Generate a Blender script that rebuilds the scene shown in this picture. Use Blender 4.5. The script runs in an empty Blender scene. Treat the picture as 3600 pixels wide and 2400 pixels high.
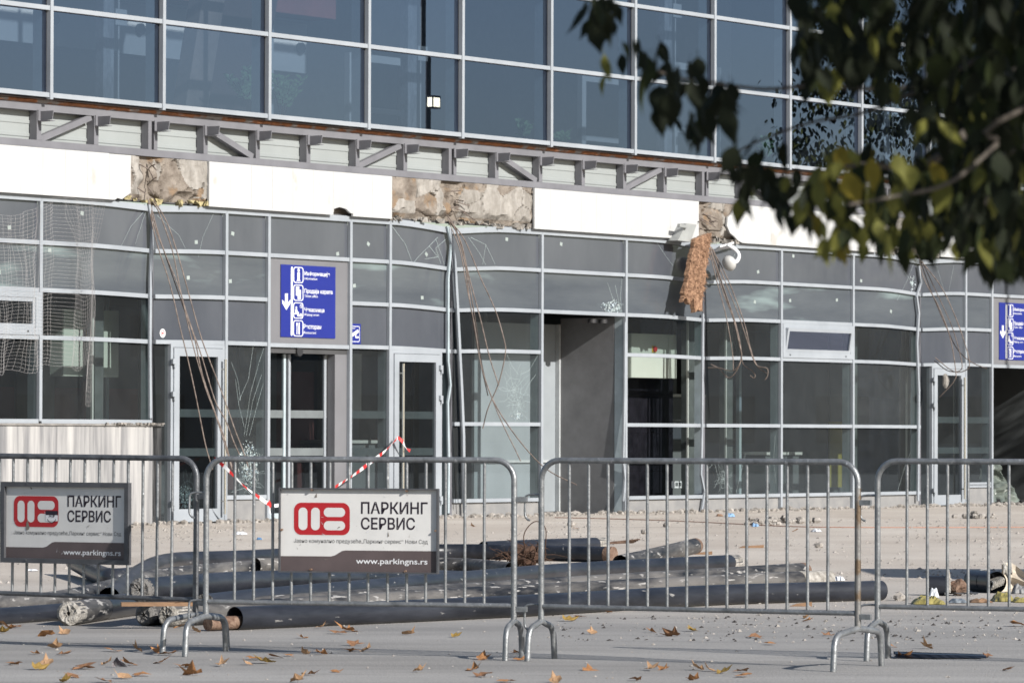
import bpy, bmesh, math, random
from math import sin, cos, pi, radians, sqrt
from mathutils import Vector, Matrix, noise
rnd = random.Random(7)
S = bpy.context.scene
C = S.collection

# ------------------------------------------------------------------ camera, sky, sun, exposure
EYE = 1.22; FOC = 15500.0; PITCH = 0.021415; ROLL = 0.0025716
TH = radians(54.387); DW = 67.39           # direction of the station front, distance of its plane
cam_d = bpy.data.cameras.new('camera'); cam = bpy.data.objects.new('camera', cam_d); C.objects.link(cam)
cam_d.sensor_width = 36; cam_d.lens = FOC / 3600 * 36
cam_d.clip_start = 0.5; cam_d.clip_end = 3000
cam.matrix_world = Matrix.Translation((0, 0, EYE)) @ Matrix.Rotation(pi / 2 + PITCH, 4, 'X') @ Matrix.Rotation(ROLL, 4, 'Z')
cam_d.dof.use_dof = True; cam_d.dof.focus_distance = 34; cam_d.dof.aperture_fstop = 12.0
S.camera = cam
SUN_AZ = radians(-44); SUN_EL = radians(28)    # azimuth measured from +X towards +Y
sv = Vector((cos(SUN_EL) * cos(SUN_AZ), cos(SUN_EL) * sin(SUN_AZ), sin(SUN_EL)))
sun_d = bpy.data.lights.new('sun', 'SUN'); sun_d.energy = 5.0; sun_d.angle = radians(0.53); sun_d.color = (1, 0.96, 0.90)
sun = bpy.data.objects.new('sun', sun_d); C.objects.link(sun); sun.rotation_euler = sv.to_track_quat('Z', 'Y').to_euler(); sun.location = (60, -30, 60)
W = bpy.data.worlds.new('World'); S.world = W; W.use_nodes = True
wn = W.node_tree.nodes; sky = wn.new('ShaderNodeTexSky'); sky.sky_type = 'NISHITA'; sky.sun_disc = False
sky.sun_elevation = SUN_EL; sky.sun_rotation = pi / 2 - SUN_AZ; sky.altitude = 80; sky.air_density = 1.0; sky.dust_density = 1.0
bg = wn['Background']; bg.inputs[1].default_value = 0.08; W.node_tree.links.new(sky.outputs[0], bg.inputs[0])
S.view_settings.view_transform = 'Standard'; S.view_settings.look = 'None'; S.view_settings.gamma = 1
S.view_settings.use_curve_mapping = False; S.view_settings.exposure = 0.5
S.render.engine = 'CYCLES'; S.cycles.max_bounces = 8; S.cycles.transparent_max_bounces = 16; S.cycles.glossy_bounces = 4
S.cycles.caustics_reflective = False; S.cycles.caustics_refractive = False

# ------------------------------------------------------------------ survey helpers: sight lines from the tripod to real planes
_c, _s = cos(PITCH), sin(PITCH); CT, ST = cos(TH), sin(TH)
def ray(px, py):
    x = px - 1800; y = py - 1200; cr, sr = cos(ROLL), sin(ROLL)
    xr = x * cr + y * sr; u = -(-x * sr + y * cr) / FOC
    return xr / FOC, _c - _s * u, _s + _c * u
def G(px, py, z=0.0):
    d = ray(px, py); k = (z - EYE) / d[2]; return Vector((d[0] * k, d[1] * k, z))
def WP(px, py, out=0.0):
    d = ray(px, py); k = (out - CT * DW) / (d[0] * ST - d[1] * CT)
    return (d[0] * k * CT + (d[1] * k - DW) * ST, EYE + d[2] * k)
def SP(px, py, s):                          # point on the plane through s across the front -> (out, z)
    d = ray(px, py); k = (s + DW * ST) / (d[0] * CT + d[1] * ST)
    return (d[0] * k * ST - (d[1] * k - DW) * CT, EYE + d[2] * k)
def PD(px, py, D):
    d = ray(px, py); k = D / d[1]; return Vector((d[0] * k, D, EYE + d[2] * k))
def wall_pt(s, out=0.0, z=0.0): return Vector((s * CT + out * ST, DW + s * ST - out * CT, z))
K = 1.5306

# ------------------------------------------------------------------ materials
MATS = {}
def mat(name, col, rough=0.6, metal=0.0, var=0.15, scale=3.0, bump=0.0, bscale=30.0, col2=None, stretch=(1, 1, 1), spec=0.5, coat=0, contrast=0.5, detail=6, spots=None):
    if name in MATS: return MATS[name]
    m = bpy.data.materials.new(name); m.use_nodes = True; nt = m.node_tree; N = nt.nodes; L = nt.links
    b = N['Principled BSDF']; b.inputs['Roughness'].default_value = rough; b.inputs['Metallic'].default_value = metal
    b.inputs['Specular IOR Level'].default_value = spec; b.inputs['Coat Weight'].default_value = coat
    tc = N.new('ShaderNodeTexCoord'); mp = N.new('ShaderNodeMapping'); mp.inputs['Scale'].default_value = stretch
    L.new(tc.outputs['Object'], mp.inputs[0])
    n = N.new('ShaderNodeTexNoise'); n.inputs['Scale'].default_value = scale; n.inputs['Detail'].default_value = detail; n.inputs['Roughness'].default_value = 0.65
    L.new(mp.outputs[0], n.inputs['Vector'])
    r = N.new('ShaderNodeValToRGB'); r.color_ramp.elements[0].position = 0.5 - contrast / 2 + 0.08; r.color_ramp.elements[1].position = 0.5 + contrast / 2 - 0.08
    c1 = tuple(max(0, v * (1 - var)) for v in col); c2 = col2 if col2 else tuple(min(1, v * (1 + var)) for v in col)
    r.color_ramp.elements[0].color = (*c1, 1); r.color_ramp.elements[1].color = (*c2, 1)
    L.new(n.outputs['Fac'], r.inputs[0]); out = r.outputs[0]
    if spots:                                 # (colour, scale, threshold)
        n2 = N.new('ShaderNodeTexNoise'); n2.inputs['Scale'].default_value = spots[1]; n2.inputs['Detail'].default_value = 4
        L.new(mp.outputs[0], n2.inputs['Vector'])
        r2 = N.new('ShaderNodeValToRGB'); r2.color_ramp.elements[0].position = spots[2]; r2.color_ramp.elements[1].position = spots[2] + (0.06 if spots[1] > 1 else 0.16)
        L.new(n2.outputs['Fac'], r2.inputs[0])
        mx = N.new('ShaderNodeMixRGB'); L.new(r2.outputs[0], mx.inputs[0]); L.new(out, mx.inputs[1]); mx.inputs[2].default_value = (*spots[0], 1); out = mx.outputs[0]
    L.new(out, b.inputs['Base Color'])
    if bump:
        n3 = N.new('ShaderNodeTexNoise'); n3.inputs['Scale'].default_value = bscale; n3.inputs['Detail'].default_value = 5
        L.new(mp.outputs[0], n3.inputs['Vector'])
        bp = N.new('ShaderNodeBump'); bp.inputs['Strength'].default_value = bump; bp.inputs['Distance'].default_value = 0.02
        L.new(n3.outputs['Fac'], bp.inputs['Height']); L.new(bp.outputs[0], b.inputs['Normal'])
    MATS[name] = m; return m
def glass(name, tint, refl, gl=(1, 1, 1), rough=0.0, dust=0.0, wav=0.0):
    if name in MATS: return MATS[name]
    m = bpy.data.materials.new(name); m.use_nodes = True; nt = m.node_tree; N = nt.nodes; L = nt.links
    N.remove(N['Principled BSDF']); o = N['Material Output']
    t = N.new('ShaderNodeBsdfTransparent'); t.inputs[0].default_value = (*tint, 1)
    g = N.new('ShaderNodeBsdfGlossy'); g.inputs[0].default_value = (*gl, 1); g.inputs['Roughness'].default_value = rough
    if wav:
        tc = N.new('ShaderNodeTexCoord'); nn = N.new('ShaderNodeTexNoise'); nn.inputs['Scale'].default_value = 1.2; nn.inputs['Detail'].default_value = 1
        L.new(tc.outputs['Object'], nn.inputs['Vector']); bp = N.new('ShaderNodeBump'); bp.inputs['Strength'].default_value = wav; bp.inputs['Distance'].default_value = 0.05
        L.new(nn.outputs['Fac'], bp.inputs['Height']); L.new(bp.outputs[0], g.inputs['Normal'])
    fr = N.new('ShaderNodeFresnel'); fr.inputs[0].default_value = 1.5
    ma = N.new('ShaderNodeMath'); ma.operation = 'MULTIPLY_ADD'; ma.inputs[1].default_value = 1.3; ma.inputs[2].default_value = refl; L.new(fr.outputs[0], ma.inputs[0]); ma.use_clamp = True
    oi = N.new('ShaderNodeObjectInfo'); vr = N.new('ShaderNodeMapRange'); vr.inputs[3].default_value = 0.82; vr.inputs[4].default_value = 1.18; L.new(oi.outputs['Random'], vr.inputs[0]); mv = N.new('ShaderNodeMath'); mv.operation = 'MULTIPLY'; L.new(ma.outputs[0], mv.inputs[0]); L.new(vr.outputs[0], mv.inputs[1]); ma = mv
    mx = N.new('ShaderNodeMixShader'); L.new(ma.outputs[0], mx.inputs[0]); L.new(t.outputs[0], mx.inputs[1]); L.new(g.outputs[0], mx.inputs[2]); last = mx
    if dust:
        d = N.new('ShaderNodeBsdfDiffuse'); d.inputs[0].default_value = (0.46, 0.5, 0.52, 1)
        tc = N.new('ShaderNodeTexCoord'); nn = N.new('ShaderNodeTexNoise'); nn.inputs['Scale'].default_value = 2.5; nn.inputs['Detail'].default_value = 8; nn.inputs['Roughness'].default_value = 0.75
        L.new(tc.outputs['Object'], nn.inputs['Vector']); rr = N.new('ShaderNodeMapRange'); rr.inputs[1].default_value = 0.25; rr.inputs[2].default_value = 0.9; rr.inputs[3].default_value = dust * 0.45; rr.inputs[4].default_value = dust
        L.new(nn.outputs['Fac'], rr.inputs[0]); dr = N.new('ShaderNodeMapRange'); dr.inputs[3].default_value = 0.15; dr.inputs[4].default_value = 1.3; L.new(oi.outputs['Random'], dr.inputs[0]); dm = N.new('ShaderNodeMath'); dm.operation = 'MULTIPLY'; L.new(rr.outputs[0], dm.inputs[0]); L.new(dr.outputs[0], dm.inputs[1]); m2 = N.new('ShaderNodeMixShader'); L.new(dm.outputs[0], m2.inputs[0]); L.new(mx.outputs[0], m2.inputs[1]); L.new(d.outputs[0], m2.inputs[2]); last = m2
    L.new(last.outputs[0], o.inputs[0]); MATS[name] = m; return m

ALU = mat('grey_aluminium', (0.275, 0.30, 0.33), 0.4, 0.0, 0.08, 1.5, col2=(0.31, 0.335, 0.365))
ALUD = mat('dark_gasket', (0.02, 0.02, 0.022), 0.6)
ALUI = mat('inner_aluminium', (0.36, 0.42, 0.45), 0.45)
SPAN = mat('smoked_spandrel_glass', (0.068, 0.075, 0.09), 0.12, 0, 0.10, 0.6, col2=(0.09, 0.097, 0.112), coat=0.4, stretch=(1, 1, 0.5))
SPAN2 = mat('dusty_spandrel_glass', (0.07, 0.08, 0.095), 0.12, 0, 0.10, 0.8, col2=(0.098, 0.11, 0.122), coat=0.4, stretch=(0.42, 1, 2.6), spots=((0.24, 0.31, 0.31), 0.75, 0.57))
FASC = mat('grey_fascia_metal', (0.15, 0.15, 0.16), 0.5, 0, 0.08, 1.2)
STEEL = mat('grey_painted_steel', (0.15, 0.15, 0.165), 0.55, 0, 0.12, 2.5, spots=((0.18, 0.13, 0.1), 3.0, 0.74))
CLAD = mat('offwhite_cladding', (0.265, 0.285, 0.285), 0.5, 0, 0.06, 0.8)
MARB = mat('white_marble', (0.415, 0.42, 0.42), 0.5, 0, 0.02, 1.0, col2=(0.46, 0.465, 0.465), spots=((0.39, 0.375, 0.35), 3, 0.66), stretch=(1, 1, 0.7))
CONC = mat('broken_concrete', (0.15, 0.12, 0.095), 0.9, 0, 0.3, 4, 0.8, 40, col2=(0.27, 0.235, 0.2), spots=((0.2, 0.14, 0.09), 2.2, 0.57))
CONCP = mat('pale_plaster', (0.24, 0.22, 0.195), 0.9, 0, 0.25, 5, 0.5, 40, col2=(0.33, 0.31, 0.285), stretch=(1.5, 1, 0.5))
YEL = mat('yellow_foam', (0.36, 0.31, 0.17), 0.9, 0, 0.2, 20, 0.8, 60)
ORG = mat('orange_foam', (0.25, 0.095, 0.035), 0.85, 0, 0.4, 12, 0.8, 50, spots=((0.22, 0.2, 0.19), 3, 0.52))
STRIPE = mat('striped_marble', (0.22, 0.22, 0.23), 0.5, 0, 0.3, 3.2, col2=(0.42, 0.41, 0.40), stretch=(2.2, 1, 0.12), contrast=0.5)
DARKST = mat('weathered_black_stone', (0.03, 0.03, 0.033), 0.5, 0, 0.5, 4, col2=(0.08, 0.08, 0.08), stretch=(2, 1, 0.3))
GLU = glass('blue_tinted_glass', (0.38, 0.45, 0.53), 0.22, (0.58, 0.70, 1.0))
GLL = glass('clear_shop_glass', (0.62, 0.68, 0.68), -0.02, (0.55, 0.7, 0.85), dust=0.075)
GLD = glass('dark_shop_glass', (0.45, 0.5, 0.51), -0.01, (0.55, 0.7, 0.85), dust=0.065)
INT = mat('interior_grey', (0.11, 0.12, 0.125), 0.7, 0, 0.2, 0.6)
INTD = mat('interior_dark', (0.035, 0.039, 0.043), 0.7, 0, 0.3, 0.8)
INTW = mat('interior_white', (0.5, 0.5, 0.48), 0.6, 0, 0.08, 0.8)
INTR = mat('interior_dark_red', (0.10, 0.03, 0.03), 0.7, 0, 0.2, 1)
TILE = mat('black_polished_tile', (0.008, 0.008, 0.011), 0.22, 0, 0.4, 6)
CABM = mat('cabinet_paint', (0.47, 0.5, 0.45), 0.5, 0, 0.03, 2)
RED = mat('red_plastic', (0.45, 0.02, 0.02), 0.4); YELP = mat('yellow_plastic', (0.6, 0.42, 0.03), 0.4)
BLUE = mat('sign_blue', (0.010, 0.019, 0.19), 0.45, 0, 0.06, 1.2); WHT = mat('sign_white', (0.62, 0.63, 0.65), 0.5, 0, 0.05, 3)
GALV = mat('galvanised_steel', (0.20, 0.21, 0.22), 0.42, 0.55, 0.25, 14, 0.15, 60, col2=(0.30, 0.31, 0.32), spots=((0.42, 0.43, 0.44), 38, 0.66))
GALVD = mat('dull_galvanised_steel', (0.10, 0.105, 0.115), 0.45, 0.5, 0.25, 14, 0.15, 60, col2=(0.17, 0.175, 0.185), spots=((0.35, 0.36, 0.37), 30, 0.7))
RUSTG = mat('rusty_galvanised_steel', (0.17, 0.165, 0.16), 0.5, 0.4, 0.25, 9, 0.15, 60, spots=((0.12, 0.085, 0.055), 7, 0.5))
RUST = mat('rusty_iron', (0.12, 0.055, 0.03), 0.85, 0, 0.4, 20, 0.5, 60, col2=(0.22, 0.15, 0.11))
ROD = mat('rusted_bar', (0.12, 0.09, 0.075), 0.8, 0, 0.3, 12, 0.4, 80, col2=(0.24, 0.195, 0.17))
PIPEB = mat('black_pipe_casing', (0.010, 0.012, 0.018), 0.36, 0, 0.4, 4, 0.15, 25, col2=(0.034, 0.037, 0.047), spots=((0.22, 0.215, 0.21), 24, 0.68), stretch=(0.25, 1, 1), spec=0.3)
PIPED = mat('dusty_pipe_casing', (0.016, 0.018, 0.024), 0.5, 0, 0.4, 5, 0.08, 25, col2=(0.125, 0.118, 0.112), spots=((0.30, 0.29, 0.28), 26, 0.60), stretch=(0.22, 1, 1), spec=0.25, contrast=0.4)
FOAM = mat('old_pipe_foam', (0.25, 0.23, 0.2), 0.95, 0, 0.35, 14, 1.0, 40, col2=(0.42, 0.40, 0.37))
FOAMD = mat('grey_pipe_end', (0.13, 0.125, 0.12), 0.95, 0, 0.3, 14, 1.0, 40)
BRWN = mat('mineral_wool', (0.20, 0.105, 0.062), 1.0, 0, 0.35, 16, 1.0, 50, col2=(0.42, 0.255, 0.16))
BLKP = mat('black_plastic', (0.012, 0.013, 0.017), 0.3, 0, 0.3, 5)
CREAM = mat('cream_sheet', (0.5, 0.44, 0.36), 0.7, 0, 0.12, 4, 0.2, 10)
YBAG = mat('yellow_bag', (0.24, 0.205, 0.07), 0.4, 0, 0.2, 15); CLEAR = mat('crumpled_film', (0.5, 0.52, 0.54), 0.2, 0, 0.15, 15)
ROOT = mat('dry_roots', (0.06, 0.032, 0.02), 0.95, 0, 0.4, 15); WOOD = mat('splintered_wood', (0.2, 0.12, 0.07), 0.9, 0, 0.3, 12, 0.3, 30, stretch=(0.3, 1, 1))
STONE = mat('grey_rubble', (0.22, 0.2, 0.18), 0.95, 0, 0.3, 6, 0.5, 30, col2=(0.4, 0.37, 0.34))
CHROME = mat('brushed_steel', (0.55, 0.54, 0.5), 0.25, 0.9, 0.05, 4)
CRACK = mat('glass_fracture', (0.32, 0.38, 0.385), 0.3); SHATT = glass('crazed_glass', (0.7, 0.8, 0.79), -0.03, (0.9, 1, 1), 0.3, dust=0.5)
NETM = mat('white_netting', (0.30, 0.29, 0.29), 0.7)

def ground_mat():
    m = bpy.data.materials.new('worn_asphalt'); m.use_nodes = True; nt = m.node_tree; N = nt.nodes; L = nt.links; b = N['Principled BSDF']; b.inputs['Roughness'].default_value = 0.9
    tc = N.new('ShaderNodeTexCoord')
    def nz(scale, det, st=(1, 1, 1), ro=0.6):
        mp = N.new('ShaderNodeMapping'); mp.inputs['Scale'].default_value = st; L.new(tc.outputs['Object'], mp.inputs[0])
        n = N.new('ShaderNodeTexNoise'); n.inputs['Scale'].default_value = scale; n.inputs['Detail'].default_value = det; n.inputs['Roughness'].default_value = ro; L.new(mp.outputs[0], n.inputs['Vector']); return n.outputs['Fac']
    def ramp(f, p0, c0, p1, c1):
        r = N.new('ShaderNodeValToRGB'); r.color_ramp.elements[0].position = p0; r.color_ramp.elements[1].position = p1; r.color_ramp.elements[0].color = (*c0, 1); r.color_ramp.elements[1].color = (*c1, 1); L.new(f, r.inputs[0]); return r.outputs[0]
    def mix(f, a, bb, mode='MIX'):
        x = N.new('ShaderNodeMixRGB'); x.blend_type = mode
        if isinstance(f, float): x.inputs[0].default_value = f
        else: L.new(f, x.inputs[0])
        L.new(a, x.inputs[1]); L.new(bb, x.inputs[2]); return x.outputs[0]
    near = ramp(nz(0.5, 9, (0.35, 1.4, 1), .7), 0.3, (0.185, 0.178, 0.172), 0.72, (0.36, 0.347, 0.333))
    far = ramp(nz(0.5, 8, (1, 0.5, 1)), 0.35, (0.43, 0.375, 0.322), 0.7, (0.57, 0.52, 0.462))
    sx = N.new('ShaderNodeSeparateXYZ'); L.new(tc.outputs['Object'], sx.inputs[0])
    ad = N.new('ShaderNodeMath'); ad.operation = 'MULTIPLY_ADD'; L.new(nz(0.25, 5), ad.inputs[0]); ad.inputs[1].default_value = 14; L.new(sx.outputs[1], ad.inputs[2])
    dist = ramp(ad.outputs[0], 0, (0, 0, 0), 1, (1, 1, 1))
    mr = N.new('ShaderNodeMapRange'); L.new(ad.outputs[0], mr.inputs[0]); mr.inputs[1].default_value = 35; mr.inputs[2].default_value = 46
    col = mix(mr.outputs[0], near, far)
    grain = ramp(nz(90, 4), 0.35, (0.72, 0.72, 0.72), 0.68, (1.2, 1.2, 1.2)); col = mix(1.0, col, grain, 'MULTIPLY')
    speck = ramp(nz(26, 3), 0.66, (0, 0, 0), 0.70, (1, 1, 1)); pale = ramp(nz(3, 2), 0, (0.42, 0.41, 0.39), 1, (0.5, 0.49, 0.47))
    mk = N.new('ShaderNodeMath'); mk.operation = 'MULTIPLY'; L.new(speck, mk.inputs[0]); mk.inputs[1].default_value = 0.5; col = mix(mk.outputs[0], col, pale)
    st = ramp(nz(1.1, 8, (0.3, 2.0, 1), .7), 0.58, (0, 0, 0), 0.72, (0.6, 0.6, 0.6)); dk = ramp(nz(3, 2), 0, (0.12, 0.115, 0.11), 1, (0.15, 0.14, 0.135)); col = mix(st, col, dk)
    L.new(col, b.inputs['Base Color'])
    bp = N.new('ShaderNodeBump'); bp.inputs['Strength'].default_value = 0.6; bp.inputs['Distance'].default_value = 0.012; L.new(nz(45, 6), bp.inputs['Height']); L.new(bp.outputs[0], b.inputs['Normal'])
    return m
def leafmat(name, c, rough=0.5, trans=0.4):
    m = bpy.data.materials.new(name); m.use_nodes = True; nt = m.node_tree; N = nt.nodes; L = nt.links; b = N['Principled BSDF']; b.inputs['Roughness'].default_value = rough; b.inputs['Specular IOR Level'].default_value = 0.2
    tc = N.new('ShaderNodeTexCoord'); n = N.new('ShaderNodeTexNoise'); n.inputs['Scale'].default_value = 22; n.inputs['Detail'].default_value = 4; L.new(tc.outputs['Object'], n.inputs['Vector'])
    r = N.new('ShaderNodeValToRGB'); r.color_ramp.elements[0].position = 0.3; r.color_ramp.elements[1].position = 0.72
    r.color_ramp.elements[0].color = (*[v * 0.6 for v in c], 1); r.color_ramp.elements[1].color = (*[v * 1.25 for v in c], 1); L.new(n.outputs['Fac'], r.inputs[0]); L.new(r.outputs[0], b.inputs['Base Color'])
    if trans:
        t = N.new('ShaderNodeBsdfTranslucent'); L.new(r.outputs[0], t.inputs[0]); mx = N.new('ShaderNodeMixShader'); mx.inputs[0].default_value = trans; L.new(b.outputs[0], mx.inputs[1]); L.new(t.outputs[0], mx.inputs[2]); L.new(mx.outputs[0], N['Material Output'].inputs[0])
    return m

# ------------------------------------------------------------------ mesh builder
class MB:
    def __init__(s): s.v = []; s.f = []; s.m = []; s.sm = []
    def add(s, vs, fs, mi=0, smooth=False):
        o = len(s.v); s.v += [tuple(p) for p in vs]
        for f in fs: s.f.append([i + o for i in f]); s.m.append(mi); s.sm.append(smooth)
        return s
    def box(s, x0, x1, y0, y1, z0, z1, mi=0):
        return s.add([(x0, y0, z0), (x1, y0, z0), (x1, y1, z0), (x0, y1, z0), (x0, y0, z1), (x1, y0, z1), (x1, y1, z1), (x0, y1, z1)],
                     [(0, 3, 2, 1), (4, 5, 6, 7), (0, 1, 5, 4), (1, 2, 6, 5), (2, 3, 7, 6), (3, 0, 4, 7)], mi)
    def prism(s, pts, y0, y1, mi=0):         # outline in (x, z), extruded along y
        n = len(pts); vs = [(p[0], y0, p[1]) for p in pts] + [(p[0], y1, p[1]) for p in pts]
        return s.add(vs, [tuple(range(n)), tuple(range(2 * n - 1, n - 1, -1))] + [(i, i + n, (i + 1) % n + n, (i + 1) % n) for i in range(n)], mi)
    def quad(s, a, b, c, d, mi=0): return s.add([a, b, c, d], [(0, 1, 2, 3)], mi)
    def tube(s, path, r, n=8, mi=0, cap=True, smooth=True, rad=None):
        P = [Vector(p) for p in path]; rings = []; up = Vector((0.12, 0.35, 0.93)).normalized()
        for i, p in enumerate(P):
            t = (P[min(i + 1, len(P) - 1)] - P[max(i - 1, 0)])
            t = t.normalized() if t.length > 1e-9 else Vector((0, 0, 1))
            a = up - t * up.dot(t)
            if a.length < 1e-3: a = Vector((1, 0, 0)) - t * t.x
            a.normalize(); up = a; b = t.cross(a); rr = rad[i] if rad else r
            rings.append([p + a * (rr * cos(2 * pi * k / n)) + b * (rr * sin(2 * pi * k / n)) for k in range(n)])
        o = []
        for q in rings: o += q
        fs = [(i * n + k, i * n + (k + 1) % n, (i + 1) * n + (k + 1) % n, (i + 1) * n + k) for i in range(len(P) - 1) for k in range(n)]
        s.add(o, fs, mi, smooth)
        if cap: s.add(rings[0], [tuple(range(n - 1, -1, -1))], mi); s.add(rings[-1], [tuple(range(n))], mi)
        return s
    def grid(s, nx, nz, fn, mi=0, smooth=True):
        vs = [fn(i / nx, j / nz) for j in range(nz + 1) for i in range(nx + 1)]
        return s.add(vs, [(j * (nx + 1) + i, j * (nx + 1) + i + 1, (j + 1) * (nx + 1) + i + 1, (j + 1) * (nx + 1) + i) for j in range(nz) for i in range(nx)], mi, smooth)
    def build(s, name, mats, parent=None, recalc=True):
        me = bpy.data.meshes.new(name); me.from_pydata(s.v, [], s.f)
        for m in (mats if isinstance(mats, (list, tuple)) else [mats]): me.materials.append(m)
        for p, mi, sm in zip(me.polygons, s.m, s.sm): p.material_index = mi; p.use_smooth = sm
        if recalc:
            bm = bmesh.new(); bm.from_mesh(me); bmesh.ops.recalc_face_normals(bm, faces=bm.faces); bm.to_mesh(me); bm.free()
        o = bpy.data.objects.new(name, me); C.objects.link(o)
        if parent: o.parent = parent
        return o
def tag(o, label=None, cat=None, group=None, kind=None):
    if label: o['label'] = label
    if cat: o['category'] = cat
    if group: o['group'] = group
    if kind: o['kind'] = kind
    return o
def thing(name, label, cat, loc=(0, 0, 0), rz=0.0, group=None):
    o = bpy.data.objects.new(name, None); C.objects.link(o); o.location = loc; o.rotation_euler = (0, 0, rz); o.empty_display_size = 0.1
    return tag(o, label, cat, group)
def wthing(name, label, cat, s, out, z, group=None): return thing(name, label, cat, wall_pt(s, out, z), TH, group)
def smooth_path(pts, sub=5):
    P = [Vector(p) for p in pts]; P = [P[0] * 2 - P[1]] + P + [P[-1] * 2 - P[-2]]; out = []
    for i in range(1, len(P) - 2):
        for k in range(sub):
            t = k / sub; a, b, c, d = P[i - 1:i + 3]
            out.append(0.5 * ((2 * b) + (c - a) * t + (2 * a - 5 * b + 4 * c - d) * t * t + (3 * b - a - 3 * c + d) * t ** 3))
    out.append(P[-2]); return out
_tc = {}
def text_poly(txt, bold=0.0, shear=0.0):
    k = (txt, bold, shear)
    if k not in _tc:
        cu = bpy.data.curves.new('t', 'FONT'); cu.body = txt; cu.size = 1; cu.offset = bold; cu.shear = shear; cu.resolution_u = 3
        ob = bpy.data.objects.new('t', cu); C.objects.link(ob); dg = bpy.context.evaluated_depsgraph_get(); me = ob.evaluated_get(dg).to_mesh()
        _tc[k] = ([tuple(v.co) for v in me.vertices], [tuple(p.vertices) for p in me.polygons]); ob.evaluated_get(dg).to_mesh_clear()
        bpy.data.objects.remove(ob); bpy.data.curves.remove(cu)
    return _tc[k]
def add_text(mb, txt, x0, x1, zb, cap, y, bold=0.0, shear=0.0, mi=0):
    v, f = text_poly(txt, bold, shear); hv, _ = text_poly('H', bold)
    h = max(p[1] for p in hv); a = min(p[0] for p in v); b = max(p[0] for p in v); sx = (x1 - x0) / (b - a); sz = cap / h
    mb.add([(x0 + (p[0] - a) * sx, y, zb + p[1] * sz) for p in v], f, mi)
def rrect(x0, x1, z0, z1, r, n=6):
    o = []
    for cx, cz, a0 in ((x1 - r[0], z1 - r[1], 0), (x0 + r[0], z1 - r[1], 90), (x0 + r[0], z0 + r[1], 180), (x1 - r[0], z0 + r[1], 270)):
        for k in range(n + 1):
            a = radians(a0 + 90 * k / n); o.append((cx + r[0] * cos(a), cz + r[1] * sin(a)))
    return o
def flat(mb, pts, y, mi=0): mb.add([(p[0], y, p[1]) for p in pts], [tuple(range(len(pts)))], mi)
def hsh(*a):
    v = sin(sum((i + 1) * 12.9898 * x for i, x in enumerate(a)) + 4.1) * 43758.5453; return v - math.floor(v)

# ------------------------------------------------------------------ ground
gm = ground_mat()
tag(MB().quad((-900, -60, 0), (900, -60, 0), (900, 1500, 0), (-900, 1500, 0)).build('ground', gm), 'worn grey asphalt forecourt covered in pale dust near the station', kind='structure')

# ------------------------------------------------------------------ the station
ST_ = thing('station_building', 'glass fronted railway station with torn off canopy and broken marble beam', 'building', (0, DW, 0), TH)
M = 2.311; B3 = 0.732
E = {'l1': -15.44, 'l0': -13.13, 'a0': -10.82, 'a1': -8.50, 'a2': -6.937, 'a3': -5.987, 'b0': -4.09, 'b1': -3.142, 'b2': -1.58, 'b3': 0.732, 'b4': 3.043, 'c0': 5.354, 'c1': 7.665, 'c2': 9.976, 'c3': 12.287, 'c4': 13.842, 'c5': 14.79, 'c6': 16.68, 'c7': 17.63, 'c8': 19.2}
ZH, Z1, Z2, Z3, Z4, Z5 = 4.345, 3.774, 3.143, 2.512, 1.401, 0.245
HITS = {-8.50: 0.042, -1.58: 0.078, 5.354: 0.06, 12.287: 0.075}
def sag(s, z):
    w = max(0.0, min(1.0, (z - 1.2) / (ZH - 1.2))) ** 1.2; d = 0
    for h, a in HITS.items():
        t = abs(s - h) / 1.5
        if t < 1: d += a * (1 - t) ** 2 * (1 + 0.8 * t)
    return -d * w
# ---- glazed curtain wall of the upper floor
UO = 0.15; us = [B3 + M * j for j in range(-7, 9)]; uz = [5.73, 6.883, 8.037, 9.19, 10.343]
cw = MB().box(us[0] - 0.04, us[-1] + 0.04, -UO - 0.06, -UO + 0.16, uz[0] - 0.035, uz[0] + 0.028).build('curtain_wall', ALU, ST_)
for x in us:
    MB().box(x - 0.03, x + 0.03, -UO - 0.075, -UO - 0.005, uz[0] - 0.06, uz[-1]).box(x - 0.028, x + 0.028, -UO + 0.005, -UO + 0.24, uz[0] + 0.012, uz[-1], 1).box(x - 0.034, x + 0.034, -UO - 0.004, -UO + 0.004, uz[0] + 0.012, uz[-1], 2).build('mullion', [ALU, ALUI, ALUD], cw)
for a, b in zip(us, us[1:]):
    for z in uz[1:]:
        MB().box(a + 0.032, b - 0.032, -UO - 0.065, -UO + 0.10, z - 0.03, z + 0.03).build('transom', ALU, cw)
    for z0, z1 in zip([uz[0] + 0.03] + [z + 0.032 for z in uz[1:-1]], [z - 0.032 for z in uz[1:]]):
        t = (hsh(a, z0) - 0.5) * 0.006; t2 = (hsh(z0, a) - 0.5) * 0.006
        MB().quad((a + 0.036, -UO + t, z0), (b - 0.036, -UO + t2, z0), (b - 0.036, -UO - t, z1), (a + 0.036, -UO - t2, z1)).build('glass_pane', GLU, cw, False)
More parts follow.
